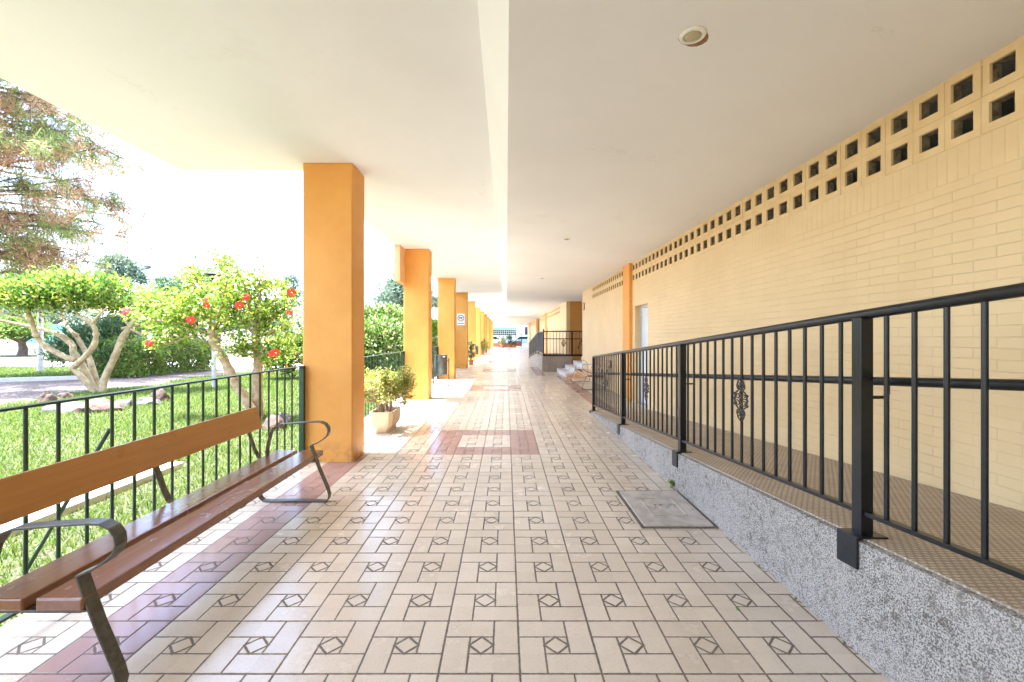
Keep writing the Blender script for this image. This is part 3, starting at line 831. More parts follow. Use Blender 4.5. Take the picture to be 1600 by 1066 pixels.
# no-dogs notice
P4 = PY[5]
sg = thing('notice_sign', 'white no-dogs notice on an orange pillar', 'sign', (-1.855, P4, 2.0))
MB().box(-.165, .165, -.012, -.001, -.235, .235, bev=.002).build('plate', M['signwhite'], sg)
n = 28; ring = MB()
vs = [(math.cos(2 * math.pi * i / n) * r_, -.0145, .055 + math.sin(2 * math.pi * i / n) * r_) for r_ in (.108, .132) for i in range(n)]
ring.add(vs, [(i, (i + 1) % n, n + (i + 1) % n, n + i) for i in range(n)])
ring.add([(-.085, -.0150, .13), (-.075, -.0150, .14), (.085, -.0150, -.02), (.075, -.0150, -.03)], [(0, 1, 2, 3)])
ring.build('prohibition_ring', M['signred'], sg)
dog = MB()
dg = [(-.075, .045), (-.08, .075), (-.065, .075), (-.055, .062), (.02, .065), (.04, .09), (.055, .098), (.058, .086), (.082, .080), (.082, .070), (.055, .062), (.045, .035), (.045, -.015), (.030, -.015), (.026, .028), (-.035, .028), (-.045, .005), (-.040, -.015), (-.056, -.015), (-.066, .012), (-.06, .04)]
dog.add([(x, -.0140, z + .015) for x, z in dg], [list(range(len(dg)))]); dog.build('dog_symbol', M['signdark'], sg)
tx = MB(); xx = -.14
while xx < .13:
    w = rnd.uniform(.012, .03); tx.box(xx, min(xx + w, .14), -.0140, -.0125, -.178, -.150); xx += w + .008
tx.build('lettering', M['signdark'], sg)

# fallen leaves
for (px, py, lab, g) in ((1152, 953, 'small green leaf lying on the tiles near the ramp', 1), (903, 612, 'dry brown leaf lying on the tiles below the railing end', 0), (912, 640, 'curled dry leaf lying at the foot of the ramp', 0)):
    p = floor_at(px, py); k = .018 if g else .03
    o = MB().add([(-k, 0, .003), (-.2 * k, k * .45, .012), (k, .1 * k, .004), (0, -k * .45, .010)], [(0, 1, 2, 3)]).build('fallen_leaf', M['leaf_hedge'] if g else M['dry_leaf'])
    o.location = p; o.rotation_euler = (0, 0, rnd.uniform(0, 6)); tag(o, lab, 'leaf', None, 'thing')
# weed at the foot of the ramp
wd = thing('weed', 'small green weed growing where the ramp meets the tiles', 'weed', (1.435, 3.78, 0))
cw = rng.normal(size=(60, 3)) * np.array([.012, .03, .012]) + np.array([0, 0, .03])
mesh_np('foliage', leaves(cw, rand_dirs(60) + np.array([-.5, 0, .6]), .03, .016), 4, M['leaf_hedge'], wd)

# plants standing by the far pillars
def upright_plant(loc, h, r_, label, mat, n=160, leaf=.16):
    t = thing('potted_plant', label, 'plant', loc, 0, 'potted plants beside the far pillars')
    MB().lathe([(.09, 0), (.13, .20), (.14, .22), (.12, .22), (.11, .2)], (0, 0, 0), 16).build('pot', M['terracotta'], t, True)
    sm = MB()
    for k in range(7):
        a = rnd.uniform(0, 6.28); sm.tube([(math.cos(a) * .04, math.sin(a) * .04, .18), (math.cos(a) * r_ * .6, math.sin(a) * r_ * .6, h * rnd.uniform(.6, .95))], [.014, .006], 5)
    sm.build('stem', M['twig'], t)
    cc = np.stack([rng.normal(size=n) * r_ * .55, rng.normal(size=n) * r_ * .55, rng.uniform(.3, 1, n) * h], 1)
    mesh_np('foliage', leaves(cc, rand_dirs(n) * .8 + np.array([0, 0, .6]), leaf, leaf * .4), 4, mat, t)
upright_plant((-1.62, 20.2, 0), .95, .13, 'slim dark potted plant behind the pillar with the notice', M['leaf_dark'])
upright_plant((-1.68, 31.5, 0), 1.05, .22, 'dark green upright potted plant by the far pillars', M['leaf_cactus'])
upright_plant((-1.60, 35.0, 0), .9, .24, 'pale yellowish potted plant by the far pillars', M['leaf_jade'])

# ================================================================== THE GARDEN
slab = thing('concrete_strip', 'pale concrete strip lying in the lawn behind the bench', 'slab', (-3.41, 3.2, 0))
s_ = MB()
for k in range(3): s_.box(-.155, .155, -1.35 + .87 * k, -1.35 + .87 * (k + 1) - .012, -.03, .035, bev=.008)
s_.build('slabs', M['concrete_pale'], slab)

def rock(px, py, w, h, label, mat, seed, dy=.0):
    p = floor_at(px, py); r2 = random.Random(seed)
    import bmesh
    bm = bmesh.new(); bmesh.ops.create_icosphere(bm, subdivisions=3, radius=1.0)
    from mathutils import noise as mn
    for v in bm.verts:
        d = 1 + .35 * mn.noise(v.co * 1.3 + Vector((seed, 0, 0))) + .16 * mn.noise(v.co * 3.5 + Vector((0, seed, 0)))
        q = v.co * d
        q.x = round(q.x * 3) / 3 * .25 + q.x * .75
        v.co = Vector((q.x * w / 2, q.y * w * .38, max(-.3, q.z) * h * .75))
    bm.verts.index_update()
    mb = MB().add([v.co for v in bm.verts], [[v.index for v in f.verts] for f in bm.faces]); bm.free()
    o = mb.build('rock', mat, None, True); o.location = p + Vector((0, dy, -.02)); o.rotation_euler = (0, 0, r2.uniform(-.5, .5))
    tag(o, label, 'rock', 'stones in the lawn', 'thing')
rock(73, 628, .34, .30, 'pointed brownish stone left of the pale-trunked tree', M['rock'], 1)
rock(100, 622, .32, .20, 'low brown stone between the pointed stone and the pale trunks', M['rock'], 2)
rock(105, 640, .75, .20, 'long flat grey stone, front left of the pale-trunked tree', M['rock_grey'], 3)
rock(150, 640, .85, .26, 'large reddish flat stone directly in front of the pale trunks', M['rock'], 4)
rock(193, 634, .42, .18, 'small grey stone right of the large reddish stone', M['rock_grey'], 5)
rock(232, 631, .46, .18, 'pale grey stone touching the pinkish stone in the lawn', M['rock_grey'], 6)
rock(250, 626, .40, .30, 'pinkish stone at the right end of the stones by the tree', M['rock'], 7)
rock(428, 668, .36, .24, 'pinkish stone behind the bench end near the hibiscus', M['rock'], 8)
rock(443, 658, .26, .20, 'small grey-pink stone beside the orange pillar', M['rock_grey'], 9)

# ---- the pollarded tree with pale trunks
def limb(mb, px, Y, r0, r1, dy=0.0, n=10):
    """px: picture positions along the limb at depth Y, bending dy metres away by its end"""
    k = len(px); P = [at(x, y, Y + dy * i / max(1, k - 1)) for i, (x, y) in enumerate(px)]
    # smooth with Catmull-Rom
    out = []; rad = []
    for i in range(k - 1):
        a, b, c_, d = P[max(0, i - 1)], P[i], P[i + 1], P[min(k - 1, i + 2)]
        for s in range(4):
            t = s / 4; t2, t3 = t * t, t ** 3
            q = .5 * ((2 * b) + (c_ - a) * t + (2 * a - 5 * b + 4 * c_ - d) * t2 + (3 * b - a - 3 * c_ + d) * t3)
            out.append(q); f = (i + t) / (k - 1); rad.append((r0 * (1 - f) + r1 * f) * rnd.uniform(.90, 1.12))
    out.append(P[-1]); rad.append(r1)
    mb.tube(out, rad, n); return P[-1]
Y2 = 10.4
base2 = at(152, 612, Y2); base2.z = 0
tr2 = thing('pollarded_tree', 'low tree with many thick pale crooked limbs and clipped green crown', 'tree')
tk = MB()
limb(tk, [(150, 616), (134, 596), (113, 575)], Y2, .105 * .78, .075 * .78, -.15)
limb(tk, [(113, 576), (135, 555), (147, 539), (150, 522), (144, 506), (130, 497)], Y2 - .15, .080 * .78, .060 * .78, -.2)
limb(tk, [(149, 614), (128, 570), (115, 552), (114, 541), (102, 529), (89, 521)], Y2 + .05, .100 * .78, .075 * .78, .3)
limb(tk, [(89, 521), (60, 513), (32, 507), (-5, 499)], Y2 + .35, .055 * .78, .035 * .78, .2)
limb(tk, [(116, 563), (96, 555), (70, 540), (56, 523), (50, 503), (41, 482), (36, 468)], Y2, .085 * .78, .050 * .78, -.5)
limb(tk, [(155, 612), (140, 562), (131, 545), (118, 523)], Y2 + .25, .085 * .78, .070 * .78, .2)
limb(tk, [(118, 524), (104, 509), (97, 490), (90, 478)], Y2 + .45, .050 * .78, .035 * .78, .2)
limb(tk, [(160, 614), (163, 593), (180, 556), (191, 528), (204, 510), (212, 498)], Y2, .095 * .78, .080 * .78, .1)
for q in ([(205, 514), (223, 524)], [(203, 512), (190, 513)], [(204, 510), (193, 499)], [(207, 508), (215, 493)]):
    limb(tk, q, Y2 + .08, .055 * .78, .036 * .78)
limb(tk, [(208, 512), (222, 510), (242, 505), (268, 498)], Y2 + .1, .050 * .78, .022 * .78, .3)
limb(tk, [(208, 510), (226, 506), (246, 508), (266, 510)], Y2 + .1, .030 * .78, .015 * .78, -.2)
limb(tk, [(50, 504), (30, 495), (8, 490), (-20, 485)], Y2 - .35, .040 * .78, .025 * .78, -.2)
limb(tk, [(143, 506), (155, 492), (168, 480)], Y2 - .3, .042 * .78, .022 * .78, -.2)
limb(tk, [(140, 504), (122, 492), (112, 478)], Y2 - .3, .040 * .78, .022 * .78, .2)
for kx, ky, dy in ((113, 575, -.15), (150, 522, -.25), (118, 524, .42), (89, 521, .35), (56, 523, -.3), (206, 508, .1), (144, 505, -.3)):
    p = at(kx, ky, Y2 + dy); tk.lathe([(.015, -.07), (.056, -.042), (.070, 0), (.056, .042), (.015, .07)], p, 10)
tk.build('trunk', M['bark_pale'], tr2, True)
def pxblob(x, y, Y, rx, ry, rd): 
    p = at(x, y, Y); return (p.x, p.y, p.z, rx / F * Y, rd, ry / F * Y)
cb = [pxblob(20, 462, Y2 - .5, 62, 22, .8), pxblob(-40, 460, Y2 - .4, 60, 26, .8), pxblob(95, 462, Y2 + .2, 55, 24, .9), pxblob(150, 455, Y2, 48, 22, .8), pxblob(118, 447, Y2, 50, 16, .9), pxblob(60, 480, Y2 - .4, 30, 10, .5),
      pxblob(215, 478, Y2 + .3, 34, 16, .6), pxblob(258, 480, Y2 + .4, 42, 22, .7), pxblob(265, 505, Y2 + .5, 30, 14, .5), pxblob(150, 478, Y2 + .1, 40, 9, .6)]
foliage('crown', cb, 13000, .13, .052, M['leaf_tree'], tr2, twig=.10, per=10, shell=.25, out=.7, droop=.45, up=.25)

# ---- hibiscus with red flowers
Yh = 7.0
hb = thing('hibiscus_tree', 'open yellow-green hibiscus with two tan trunks and red flowers', 'tree')
tk = MB()
tA = limb(tk, [(404, 662), (387, 630), (367, 597), (349, 560), (335, 539), (330, 516)], Yh, .078, .055, -.1)
tB = limb(tk, [(404, 662), (402, 625), (402, 597), (403, 560), (399, 522)], Yh + .1, .085, .062, .1)
brs = [((332, 520), (322, 488), (312, 452), (300, 428)), ((332, 520), (345, 480), (352, 448)), ((333, 530), (300, 506), (268, 490)), ((331, 518), (362, 488), (378, 462)), ((334, 540), (300, 525), (262, 520)),
       ((399, 522), (388, 478), (380, 440), (370, 425)), ((399, 522), (425, 500), (455, 466)), ((399, 524), (436, 520), (462, 505)), ((399, 522), (400, 490), (408, 452), (400, 432)), ((370, 425), (352, 416), (340, 410)),
       ((399, 524), (372, 498), (350, 470), (326, 452)), ((399, 522), (418, 480), (440, 462)), ((402, 560), (425, 548), (446, 545)), ((400, 545), (380, 545), (366, 552)),
       ((300, 506), (262, 478), (228, 466)), ((312, 452), (302, 436), (298, 422)), ((408, 452), (420, 446), (440, 448)), ((300, 506), (240, 500), (205, 490)), ((300, 525), (262, 538), (236, 540))]
tips = []
for i, b in enumerate(brs):
    dy = rnd.uniform(-.45, .45); e = limb(tk, list(b), Yh, .022 if len(b) < 4 else .026, .006, dy, 6)
    for s in range(len(b) - 1):
        for f in (.35, .7, 1.0):
            q = at(b[s][0] * (1 - f) + b[s + 1][0] * f, b[s][1] * (1 - f) + b[s + 1][1] * f, Yh + dy * (s + f) / (len(b) - 1)); tips.append(q)
tk.build('trunk', M['bark_tan'], hb, True)
tw = MB(); tips2 = []
for q in tips:
    for k in range(3):
        d = Vector((rnd.uniform(-1, 1), rnd.uniform(-1, 1), rnd.uniform(-.4, .9))) * rnd.uniform(.08, .27)
        tw.tube([q, q + d * .6 + Vector((0, 0, .02)), q + d], [.006, .004, .003], 4); tips2.append(q + d); tips2.append(q + d * .55)
tag(tw.build('twigs', M['twig'], hb), kind='stuff')
tp = np.array([tuple(t) for t in tips2]); cc = np.repeat(tp, 7, 0) + rng.normal(size=(len(tp) * 7, 3)) * .06
blobs = [pxblob(325, 490, Yh, 72, 34, .5), pxblob(285, 492, Yh, 50, 26, .4), pxblob(425, 490, Yh, 44, 36, .45), pxblob(350, 462, Yh, 48, 24, .4), pxblob(440, 555, Yh + .3, 26, 20, .3), pxblob(375, 540, Yh, 22, 16, .3), pxblob(255, 515, Yh + .2, 34, 12, .3)]
c2, d2 = blob_points(blobs, 2600, .06, 9, .2)
cc = np.concatenate([cc, c2]); ax = rand_dirs(len(cc)) + np.array([0, 0, -.1])
mesh_np('foliage', leaves(cc, ax, .062, .044, .35), 4, M['leaf_hib'], hb)
def flower(px, py, Y, s):
    q = at(px, py, Y); face = (Vector((0, 0, H)) - q).normalized() + Vector((rnd.uniform(-.5, .5), rnd.uniform(-.3, .3), rnd.uniform(-.3, .5))); face.normalize()
    rot = face.to_track_quat('Z', 'Y').to_matrix(); mb = MB()
    for k in range(5):
        a = 2 * math.pi * k / 5 + rnd.uniform(-.15, .15); vs = []
        for t_, w in ((.1, .10), (.45, .42), (.8, .62), (1.0, .35)):
            for sg_ in (-1, 0, 1):
                z = .35 * t_ - .45 * t_ * t_ + (.06 if sg_ else 0) + rnd.uniform(-.05, .05)
                vx, vy = math.cos(a) * t_ - math.sin(a) * w * sg_ * .75, math.sin(a) * t_ + math.cos(a) * w * sg_ * .75
                vs.append(rot @ (Vector((vx, vy, z)) * s))
        mb.add(vs, [(r_ * 3 + c_, r_ * 3 + c_ + 1, r_ * 3 + c_ + 4, r_ * 3 + c_ + 3) for r_ in range(3) for c_ in range(2)])
    o = mb.build('flower', M['petal'], hb, True); o.location = q
    MB().tube([rot @ Vector((0, 0, .05 * s)), rot @ Vector((.1 * s, 0, .9 * s))], [.07 * s, .045 * s], 6).build('stamen', M['stamen'], o)
for px, py, s in ((196, 486, .075), (298, 500, .078), (233, 536, .068), (323, 477, .058), (374, 477, .078), (384, 464, .070), (455, 457, .082), (452, 489, .052), (430, 551, .078), (424, 553, .06), (321, 468, .04)):
    flower(px, py, Yh - .55, s * .78)

# ---- hedges and bushes
def hedge_box(name, p0, p1, width, h, label, mat, n, leaf, cat='hedge'):
    t = thing(name, label, cat, (p0[0], p0[1], 0)); d = Vector((p1[0] - p0[0], p1[1] - p0[1], 0)); L = d.length; d.normalize(); s = Vector((-d.y, d.x, 0))
    m = n; a = rng.uniform(0, L, m); b = rng.uniform(-width / 2, width / 2, m); z = rng.uniform(.05, h, m)
    face = rng.integers(0, 4, m)
    b = np.where(face == 0, -width / 2, np.where(face == 1, width / 2, b)); z = np.where(face == 2, h, z); a = np.where(face == 3, np.where(rng.uniform(size=m) < .5, 0, L), a)
    lump = .10 * np.sin(a * 3.1) + .08 * np.sin(a * 7.3 + z * 4) + .06 * np.sin(z * 6 + b * 5)
    a += rng.normal(size=m) * .06; b += rng.normal(size=m) * .07 + np.where(face < 2, np.sign(b) * lump, 0); z = z + np.where(face == 2, lump * .7, 0) + rng.normal(size=m) * .05
    cc = np.stack([d.x * a + s.x * b, d.y * a + s.y * b, np.maximum(z, .03)], 1)
    mesh_np('foliage', leaves(cc, rand_dirs(m) + np.array([0, 0, .3]), leaf, leaf * .55), 4, mat, t)
    k = MB(); rr = random.Random(5)
    for i in range(max(2, int(L / .35))):
        aa = (i + .5) * L / max(2, int(L / .35)); q = d * aa + s * rr.uniform(-.2, .2)
        k.tube([q, q + Vector((rr.uniform(-.15, .15), rr.uniform(-.15, .15), h * .8))], [.03, .012], 5)
    k.build('stem', M['twig'], t)
    return t
hedge_box('hedge', (-12.35, 13.9), (-12.1, 17.2), 1.25, 1.08, 'long clipped hedge running beside the gravel path', M['leaf_hedge'], 20000, .085)
def bush(name, label, blobs, n, leaf, width, mat, loc2, hstem, cat='bush', twig=.09, per=12, shell=.5, stemmat='twig', trunk_r=.03, up=.25, group=None, extra=None):
    t = thing(name, label, cat, loc2, 0, group)
    B = [(b[0] - loc2[0], b[1] - loc2[1], b[2] - loc2[2], b[3], b[4], b[5]) for b in blobs]
    foliage('crown' if cat == 'tree' else 'foliage', B, n, leaf, width, mat, t, twig, per, shell, .8, .25, up)
    if extra: foliage('blossom', B, extra[1], extra[2], extra[2] * .8, extra[0], t, twig, 4, .85)
    k = MB()
    main = (0, 0, hstem)
    if cat == 'tree': k.tube([(0, 0, -.05), (trunk_r * .4, 0, hstem * .5), main], [trunk_r, trunk_r * .8, trunk_r * .65], 8)
    for b in B:
        for j in range(3):
            e = (b[0] + rnd.uniform(-.5, .5) * b[3], b[1] + rnd.uniform(-.5, .5) * b[4], b[2] + rnd.uniform(-.2, .5) * b[5])
            s0 = main if cat == 'tree' else (rnd.uniform(-.08, .08), rnd.uniform(-.08, .08), 0)
            mid = tuple((a + c_) / 2 + rnd.uniform(-.06, .06) for a, c_ in zip(s0, e))
            k.tube([s0, mid, e], [trunk_r * .45, trunk_r * .3, trunk_r * .15], 5)
    k.build('trunk' if cat == 'tree' else 'stem', M[stemmat], t, True)
    return t
bush('oleander_bush', 'tall dark narrow-leaved bush behind the pale-trunked tree', [pxblob(150, 540, 14.8, 50, 34, .9), pxblob(185, 520, 14.9, 28, 26, .7), pxblob(118, 555, 14.6, 30, 26, .7), pxblob(175, 560, 14.4, 40, 28, .7)], 9500, .22, .04, M['leaf_dark'], (-13.7, 14.7, 0), .3, shell=.35, up=.5)
bush('flowering_bush', 'dark bush dotted with orange blossoms beside the near orange pillar', [pxblob(450, 556, 13.6, 34, 34, .7), pxblob(478, 552, 13.9, 26, 36, .7), pxblob(432, 572, 13.5, 20, 20, .5)], 4200, .12, .06, M['leaf_hedge'], (-6.6, 13.7, 0), .3, extra=(M['leaf_orange'], 420, .085))
bush('garden_bush', 'loose mixed shrub behind the railing, right of the near orange pillar', [(-3.25, 11.2, 1.15, .75, .9, .62), (-3.9, 12.0, 1.5, .7, .8, .62), (-3.0, 12.0, .85, .6, .8, .55), (-3.9, 10.9, .9, .6, .7, .6), (-3.35, 12.6, 1.75, .55, .6, .42), (-3.1, 11.0, .45, .6, .7, .45), (-3.9, 11.6, .5, .7, .7, .5), (-2.9, 12.4, .4, .45, .6, .45)], 13000, .115, .06, M['leaf_bush'], (-3.4, 11.6, 0), .3, shell=.3, per=9, twig=.08)
bush('garden_bush', 'tall lighter shrub rising behind the loose mixed shrub', [(-5.0, 14.6, 1.45, .95, .9, .75), (-4.1, 15.0, 1.35, .9, .9, .85), (-5.4, 14.4, .8, .9, .9, .7)], 6500, .13, .065, M['leaf_hib'], (-4.7, 14.7, 0), .3, shell=.3)
bush('garden_bush', 'bright lime green shrub seen between two orange pillars', [(-3.0, 17.8, 1.45, .5, .5, .52), (-3.3, 18.2, 1.2, .5, .5, .5)], 2600, .12, .06, M['leaf_lime'], (-3.1, 18, 0), .3)
bush('garden_bush', 'pale flowering shrub below the lime green shrub', [(-2.75, 16.3, .75, .45, .6, .5), (-2.9, 15.4, .6, .45, .5, .5)], 2400, .11, .06, M['leaf_bush'], (-2.85, 15.9, 0), .2)

# ---- trees further off
bush('clipped_tree', 'low dense clipped tree with dark trunk at the left edge', [(-33.6, 30, 1.75, 2.1, 1.8, .85), (-32.4, 29.6, 1.55, 1.3, 1.4, .7), (-35.5, 30, 1.7, 1.9, 1.6, .8)], 9000, .20, .11, M['leaf_hedge'], (-33, 30, 0), .9, 'tree', .12, 12, .6, 'bark_dark', .28)
FT = 'trees beyond the garden'
bush('garden_tree', 'rounded grey-green tree standing alone right of the pine', [pxblob(188, 424, 36, 27, 25, 1.6), pxblob(205, 440, 36, 18, 18, 1.2), pxblob(175, 445, 36, 20, 20, 1.2)], 5200, .24, .12, M['leaf_far'], (-31.4, 36, 0), 4.6, 'tree', .16, 12, .35, 'bark_dark', .22, group=FT)
bush('garden_tree', 'small dark bluish tree between the round tree and the hibiscus', [pxblob(258, 448, 42, 22, 14, 1.3), pxblob(285, 446, 42, 18, 12, 1.2), pxblob(270, 462, 42, 36, 14, 1.4)], 3400, .24, .10, M['leaf_dark'], (-32, 42, 0), 4.2, 'tree', .18, 12, .4, 'bark_dark', .2, group=FT)
bush('garden_tree', 'pale distant tree rising behind the hibiscus top', [pxblob(322, 440, 42, 22, 22, 1.6), pxblob(365, 448, 42, 30, 20, 1.8), pxblob(345, 462, 42, 40, 18, 1.8)], 4200, .25, .11, M['leaf_far'], (-27.5, 42, 0), 4.2, 'tree', .18, 12, .4, 'bark_dark', .22, group=FT)
bush('garden_tree', 'narrow pointed distant tree left of the near orange pillar', [pxblob(456, 452, 42, 13, 24, .9), pxblob(455, 470, 42, 20, 18, 1.1)], 2400, .24, .10, M['leaf_far'], (-20.4, 42, 0), 4.0, 'tree', .18, 12, .4, 'bark_dark', .2, group=FT)
bush('garden_tree', 'big dark rounded tree behind the second orange pillar', [pxblob(622, 462, 40, 34, 26, 2.2), pxblob(650, 470, 40, 36, 24, 2.2), pxblob(604, 474, 40, 24, 14, 1.5), pxblob(624, 446, 40, 20, 12, 1.4), pxblob(680, 480, 41, 26, 14, 1.6)], 8500, .26, .14, M['leaf_far'], (-9.0, 40, 0), 3.2, 'tree', .16, 14, .35, 'bark_dark', .3, group=FT)
bush('garden_tree', 'broad dark tree behind the turquoise windbreak', [pxblob(30, 492, 46, 60, 22, 2.4), pxblob(110, 494, 46, 50, 20, 2.2), pxblob(70, 480, 47, 40, 16, 2)], 6500, .32, .15, M['leaf_far'], (-48, 46, 0), 2.2, 'tree', .2, 12, .4, 'bark_dark', .3, group=FT)
bush('garden_tree', 'low wide tree closing the view behind the clipped hedge', [pxblob(250, 500, 45, 60, 20, 2.4), pxblob(330, 502, 44, 55, 22, 2.2), pxblob(410, 505, 43, 50, 24, 2.2)], 7000, .32, .15, M['leaf_far'], (-30, 45, 0), 1.6, 'tree', .2, 12, .4, 'bark_dark', .3, group=FT)

# ---- the big pine
pine = thing('pine_tree', 'big pine with rusty brown and green needles beside the slab edge', 'tree', (-18.6, 14.5, 0))
P0 = Vector((-16.6, 14.5, 0)); tk = MB()
tk.tube([(0, 0, -.05), (.15, 0, 3), (.05, .1, 7), (.25, 0, 11), (.2, 0, 15)], [.38, .32, .26, .20, .06], 12)
tufts = []
for i in range(150):
    z0 = rnd.uniform(3.2, 13.0); a = rnd.uniform(-1.5, 1.2); L = rnd.uniform(2.6, 6.0) * (1.0 - max(0, z0 - 10) * .10)
    if z0 < 4.6: L *= .8
    s0 = Vector((.1, 0, z0)); dr = Vector((math.cos(a), math.sin(a) * .9, 0))
    sl = rnd.uniform(-.35, .75); wv = [rnd.uniform(-.35, .35) for _ in range(6)]
    pts = [s0, s0 + dr * L * .4 + Vector((wv[0], wv[1], sl * .9)), s0 + dr * L * .75 + Vector((wv[2], wv[3], sl * 1.5)), s0 + dr * L + Vector((wv[4], wv[5], sl * 1.3 - .5))]
    tk.tube(pts, [.05, .034, .018, .005], 5)
    for k in range(26):
        f = rnd.uniform(.2, 1.0) ** .75; j = min(2, int(f * 3)); g = f * 3 - j
        q = pts[j].lerp(pts[j + 1], g); off = Vector((rnd.gauss(0, .26), rnd.gauss(0, .30), rnd.gauss(-.08, .34)))
        tk.tube([q, q + off * .6, q + off], [.012, .008, .004], 3, False); tufts.append(q + off); tufts.append(q + off * .6)
tk.build('trunk', M['bark_dark'], pine, True)
T = np.array([tuple(t) for t in tufts]); nb = 17
brown = np.repeat((np.sin(T[:, 0] * 3.1 + T[:, 2] * 2.3) + np.sin(T[:, 2] * 3.6 - T[:, 1] * 2.7) + rng.normal(size=len(T)) * .8) > .15, nb)
cc = np.repeat(T, nb, 0) + rng.normal(size=(len(T) * nb, 3)) * .07
dird = np.repeat(rand_dirs(len(T)) * .5, nb, 0)
ax = rand_dirs(len(cc)) + dird + np.array([.1, 0, .05])
gidx = np.where(brown, 1, 0)
mesh_np('crown', leaves(cc, ax, .24, .022, .1), 4, [M['needle'], M['needle_brown']], pine, midx=gidx)

# ---- garden lamps, posts and walls
gl = thing('garden_lamp', 'garden lamp on a pale post with a dark louvred disc head behind the hibiscus', 'lamp', (-7.5, 11.3, 0))
MB().tube([(0, 0, -.02), (0, 0, 2.62)], .05, 12).build('post', M['lamp_grey'], gl, True)
hd = MB()
for k in range(4): hd.lathe([(.03, 0), (.24 - .025 * k, .004), (.24 - .025 * k, .018), (.03, .03)], (0, 0, 2.64 + .065 * k), 20)
hd.lathe([(.05, 0), (.05, .3)], (0, 0, 2.6), 10); hd.lathe([(.24, 0), (.26, .02), (.02, .07)], (0, 0, 2.87), 20)
hd.build('lamp_head', M['lamp_dark'], gl, True)
gp = thing('lamp_post', 'plain grey lamp post standing in the lawn beyond the path', 'lamp post', (-17.45, 16.5, 0))
MB().tube([(0, 0, -.02), (0, 0, .30)], .10, 12).build('base', M['lamp_grey'], gp, True)
MB().tube([(0, 0, .3), (0, 0, 3.0)], [.085, .07], 12).build('post', M['lamp_grey'], gp, True)
MB().lathe([(.08, 0), (.22, .06), (.26, .25), (.20, .42), (.05, .46)], (0, 0, 3.0), 18).build('lamp_head', M['lamp_dark'], gp, True)
fl = thing('floodlight_mast', 'slim tall mast with two floodlights against the sky', 'floodlight', (-37.4, 45, 0))
MB().tube([(0, 0, 0), (0, 0, 8.2)], [.12, .07], 10).build('mast', M['lamp_grey'], fl, True)
MB().box(-.9, .9, -.05, .05, 8.1, 8.2).build('crossbar', M['lamp_grey'], fl)
for sx in (-1, 1): MB().box(sx * .75 - .3, sx * .75 + .3, -.2, .1, 8.22, 8.55, bev=.03).build('floodlight', M['lamp_dark'], fl)
ww = thing('garden_wall', 'long white wall beyond the bushes between the orange pillars', 'wall', (-8.5, 31, 0))
MB().box(-6.5, 5.0, 0, .25, -.1, 3.2).build('wall', M['whitewall'], ww); MB().box(-6.55, 5.05, -.05, .30, 3.2, 3.32).build('coping', M['concrete_pale'], ww)
wb = thing('windbreak', 'turquoise mesh windbreak screen behind the low tree', 'windbreak', (-37, 36, 0))
MB().box(-3, 2.2, 0, .03, .7, 2.3).build('screen', M['turquoise'], wb)
for x in (-3, -.4, 2.2): MB().tube([(x, .06, 0), (x, .06, 2.4)], .04, 8).build('post', M['lamp_grey'], wb)
kb = MB(); kp = [(-26, 12.9), (-14.6, 12.72), (-13.1, 13.5), (-12.75, 13.75)]
for (x0, y0), (x1, y1) in zip(kp[:-1], kp[1:]):
    d = Vector((x1 - x0, y1 - y0)).normalized(); nx, ny = -d.y * .07, d.x * .07
    kb.prism([(x0 - nx, y0 - ny), (x1 - nx, y1 - ny), (x1 + nx, y1 + ny), (x0 + nx, y0 + ny)], -.05, .10, 'Z')
kbo = thing('path_kerb', 'low pale kerb along the far side of the gravel path', 'kerb'); kb.build('kerb_stones', M['concrete_pale'], kbo)

# ================================================================== FAR END OF THE ARCADE
lw = thing('low_wall', 'low red brick wall at the far end of the arcade', 'wall', (0, 55.6, 0))
MB().box(-6, 1.1, 0, .3, -.1, .46).build('wall', M['redwall'], lw); MB().box(-6.03, 1.13, -.03, .33, .46, .52).build('coping', M['concrete_pale'], lw)
rf = thing('street_railing', 'dark wrought railing on the low wall by the street', 'railing', (0, 55.75, .52))
for z in (.10, .95): MB().box(-6, 1.1, -.015, .015, z, z + .03).build('rail', M['black'], rf)
for i in range(36): MB().tube([(-5.9 + i * .196, 0, 0), (-5.9 + i * .196, 0, 1.0)], .008, 5).build('baluster', M['black'], rf)
for i in range(6):
    sc = scroll(0, 0, 0, 2.0).build('scroll_ornament', M['black'], rf); sc.location = (-1.9 + i * .5, -.02, .6); sc.rotation_euler = (0, 0, R(90))
gt = thing('metal_gate', 'dark metal gate at the far end beside the wall', 'gate', (1.5, 55.7, 0))
for x in (-.3, .42): MB().box(x - .04, x + .04, -.04, .04, 0, 1.75).build('post', M['black'], gt)
MB().box(-.26, .38, -.02, .02, .1, .75).build('panel', M['redwall'], gt)
for i in range(6): MB().tube([(-.2 + .1 * i, 0, .75), (-.2 + .1 * i, 0, 1.6)], .012, 5).build('bar', M['black'], gt)
def big_pot(x, y, r_, h, label, mat, n, leaf, ph):
    t = thing('potted_plant', label, 'plant', (x, y, 0), 0, 'pots at the far end of the arcade')
    MB().lathe([(r_ * .7, 0), (r_, h * .9), (r_ * 1.08, h), (r_ * .95, h), (r_ * .9, h * .9)], (0, 0, 0), 18).build('pot', M['terracotta'], t, True)
    cc = np.stack([rng.normal(size=n) * r_ * .55, rng.normal(size=n) * r_ * .55, h + rng.uniform(0, 1, n) * ph], 1)
    mesh_np('foliage', leaves(cc, rand_dirs(n) * .9 + np.array([0, 0, .5]), leaf, leaf * .3), 4, mat, t)
    MB().tube([(0, 0, h * .8), (0, 0, h + ph * .7)], [.03, .015], 6).build('stem', M['twig'], t)
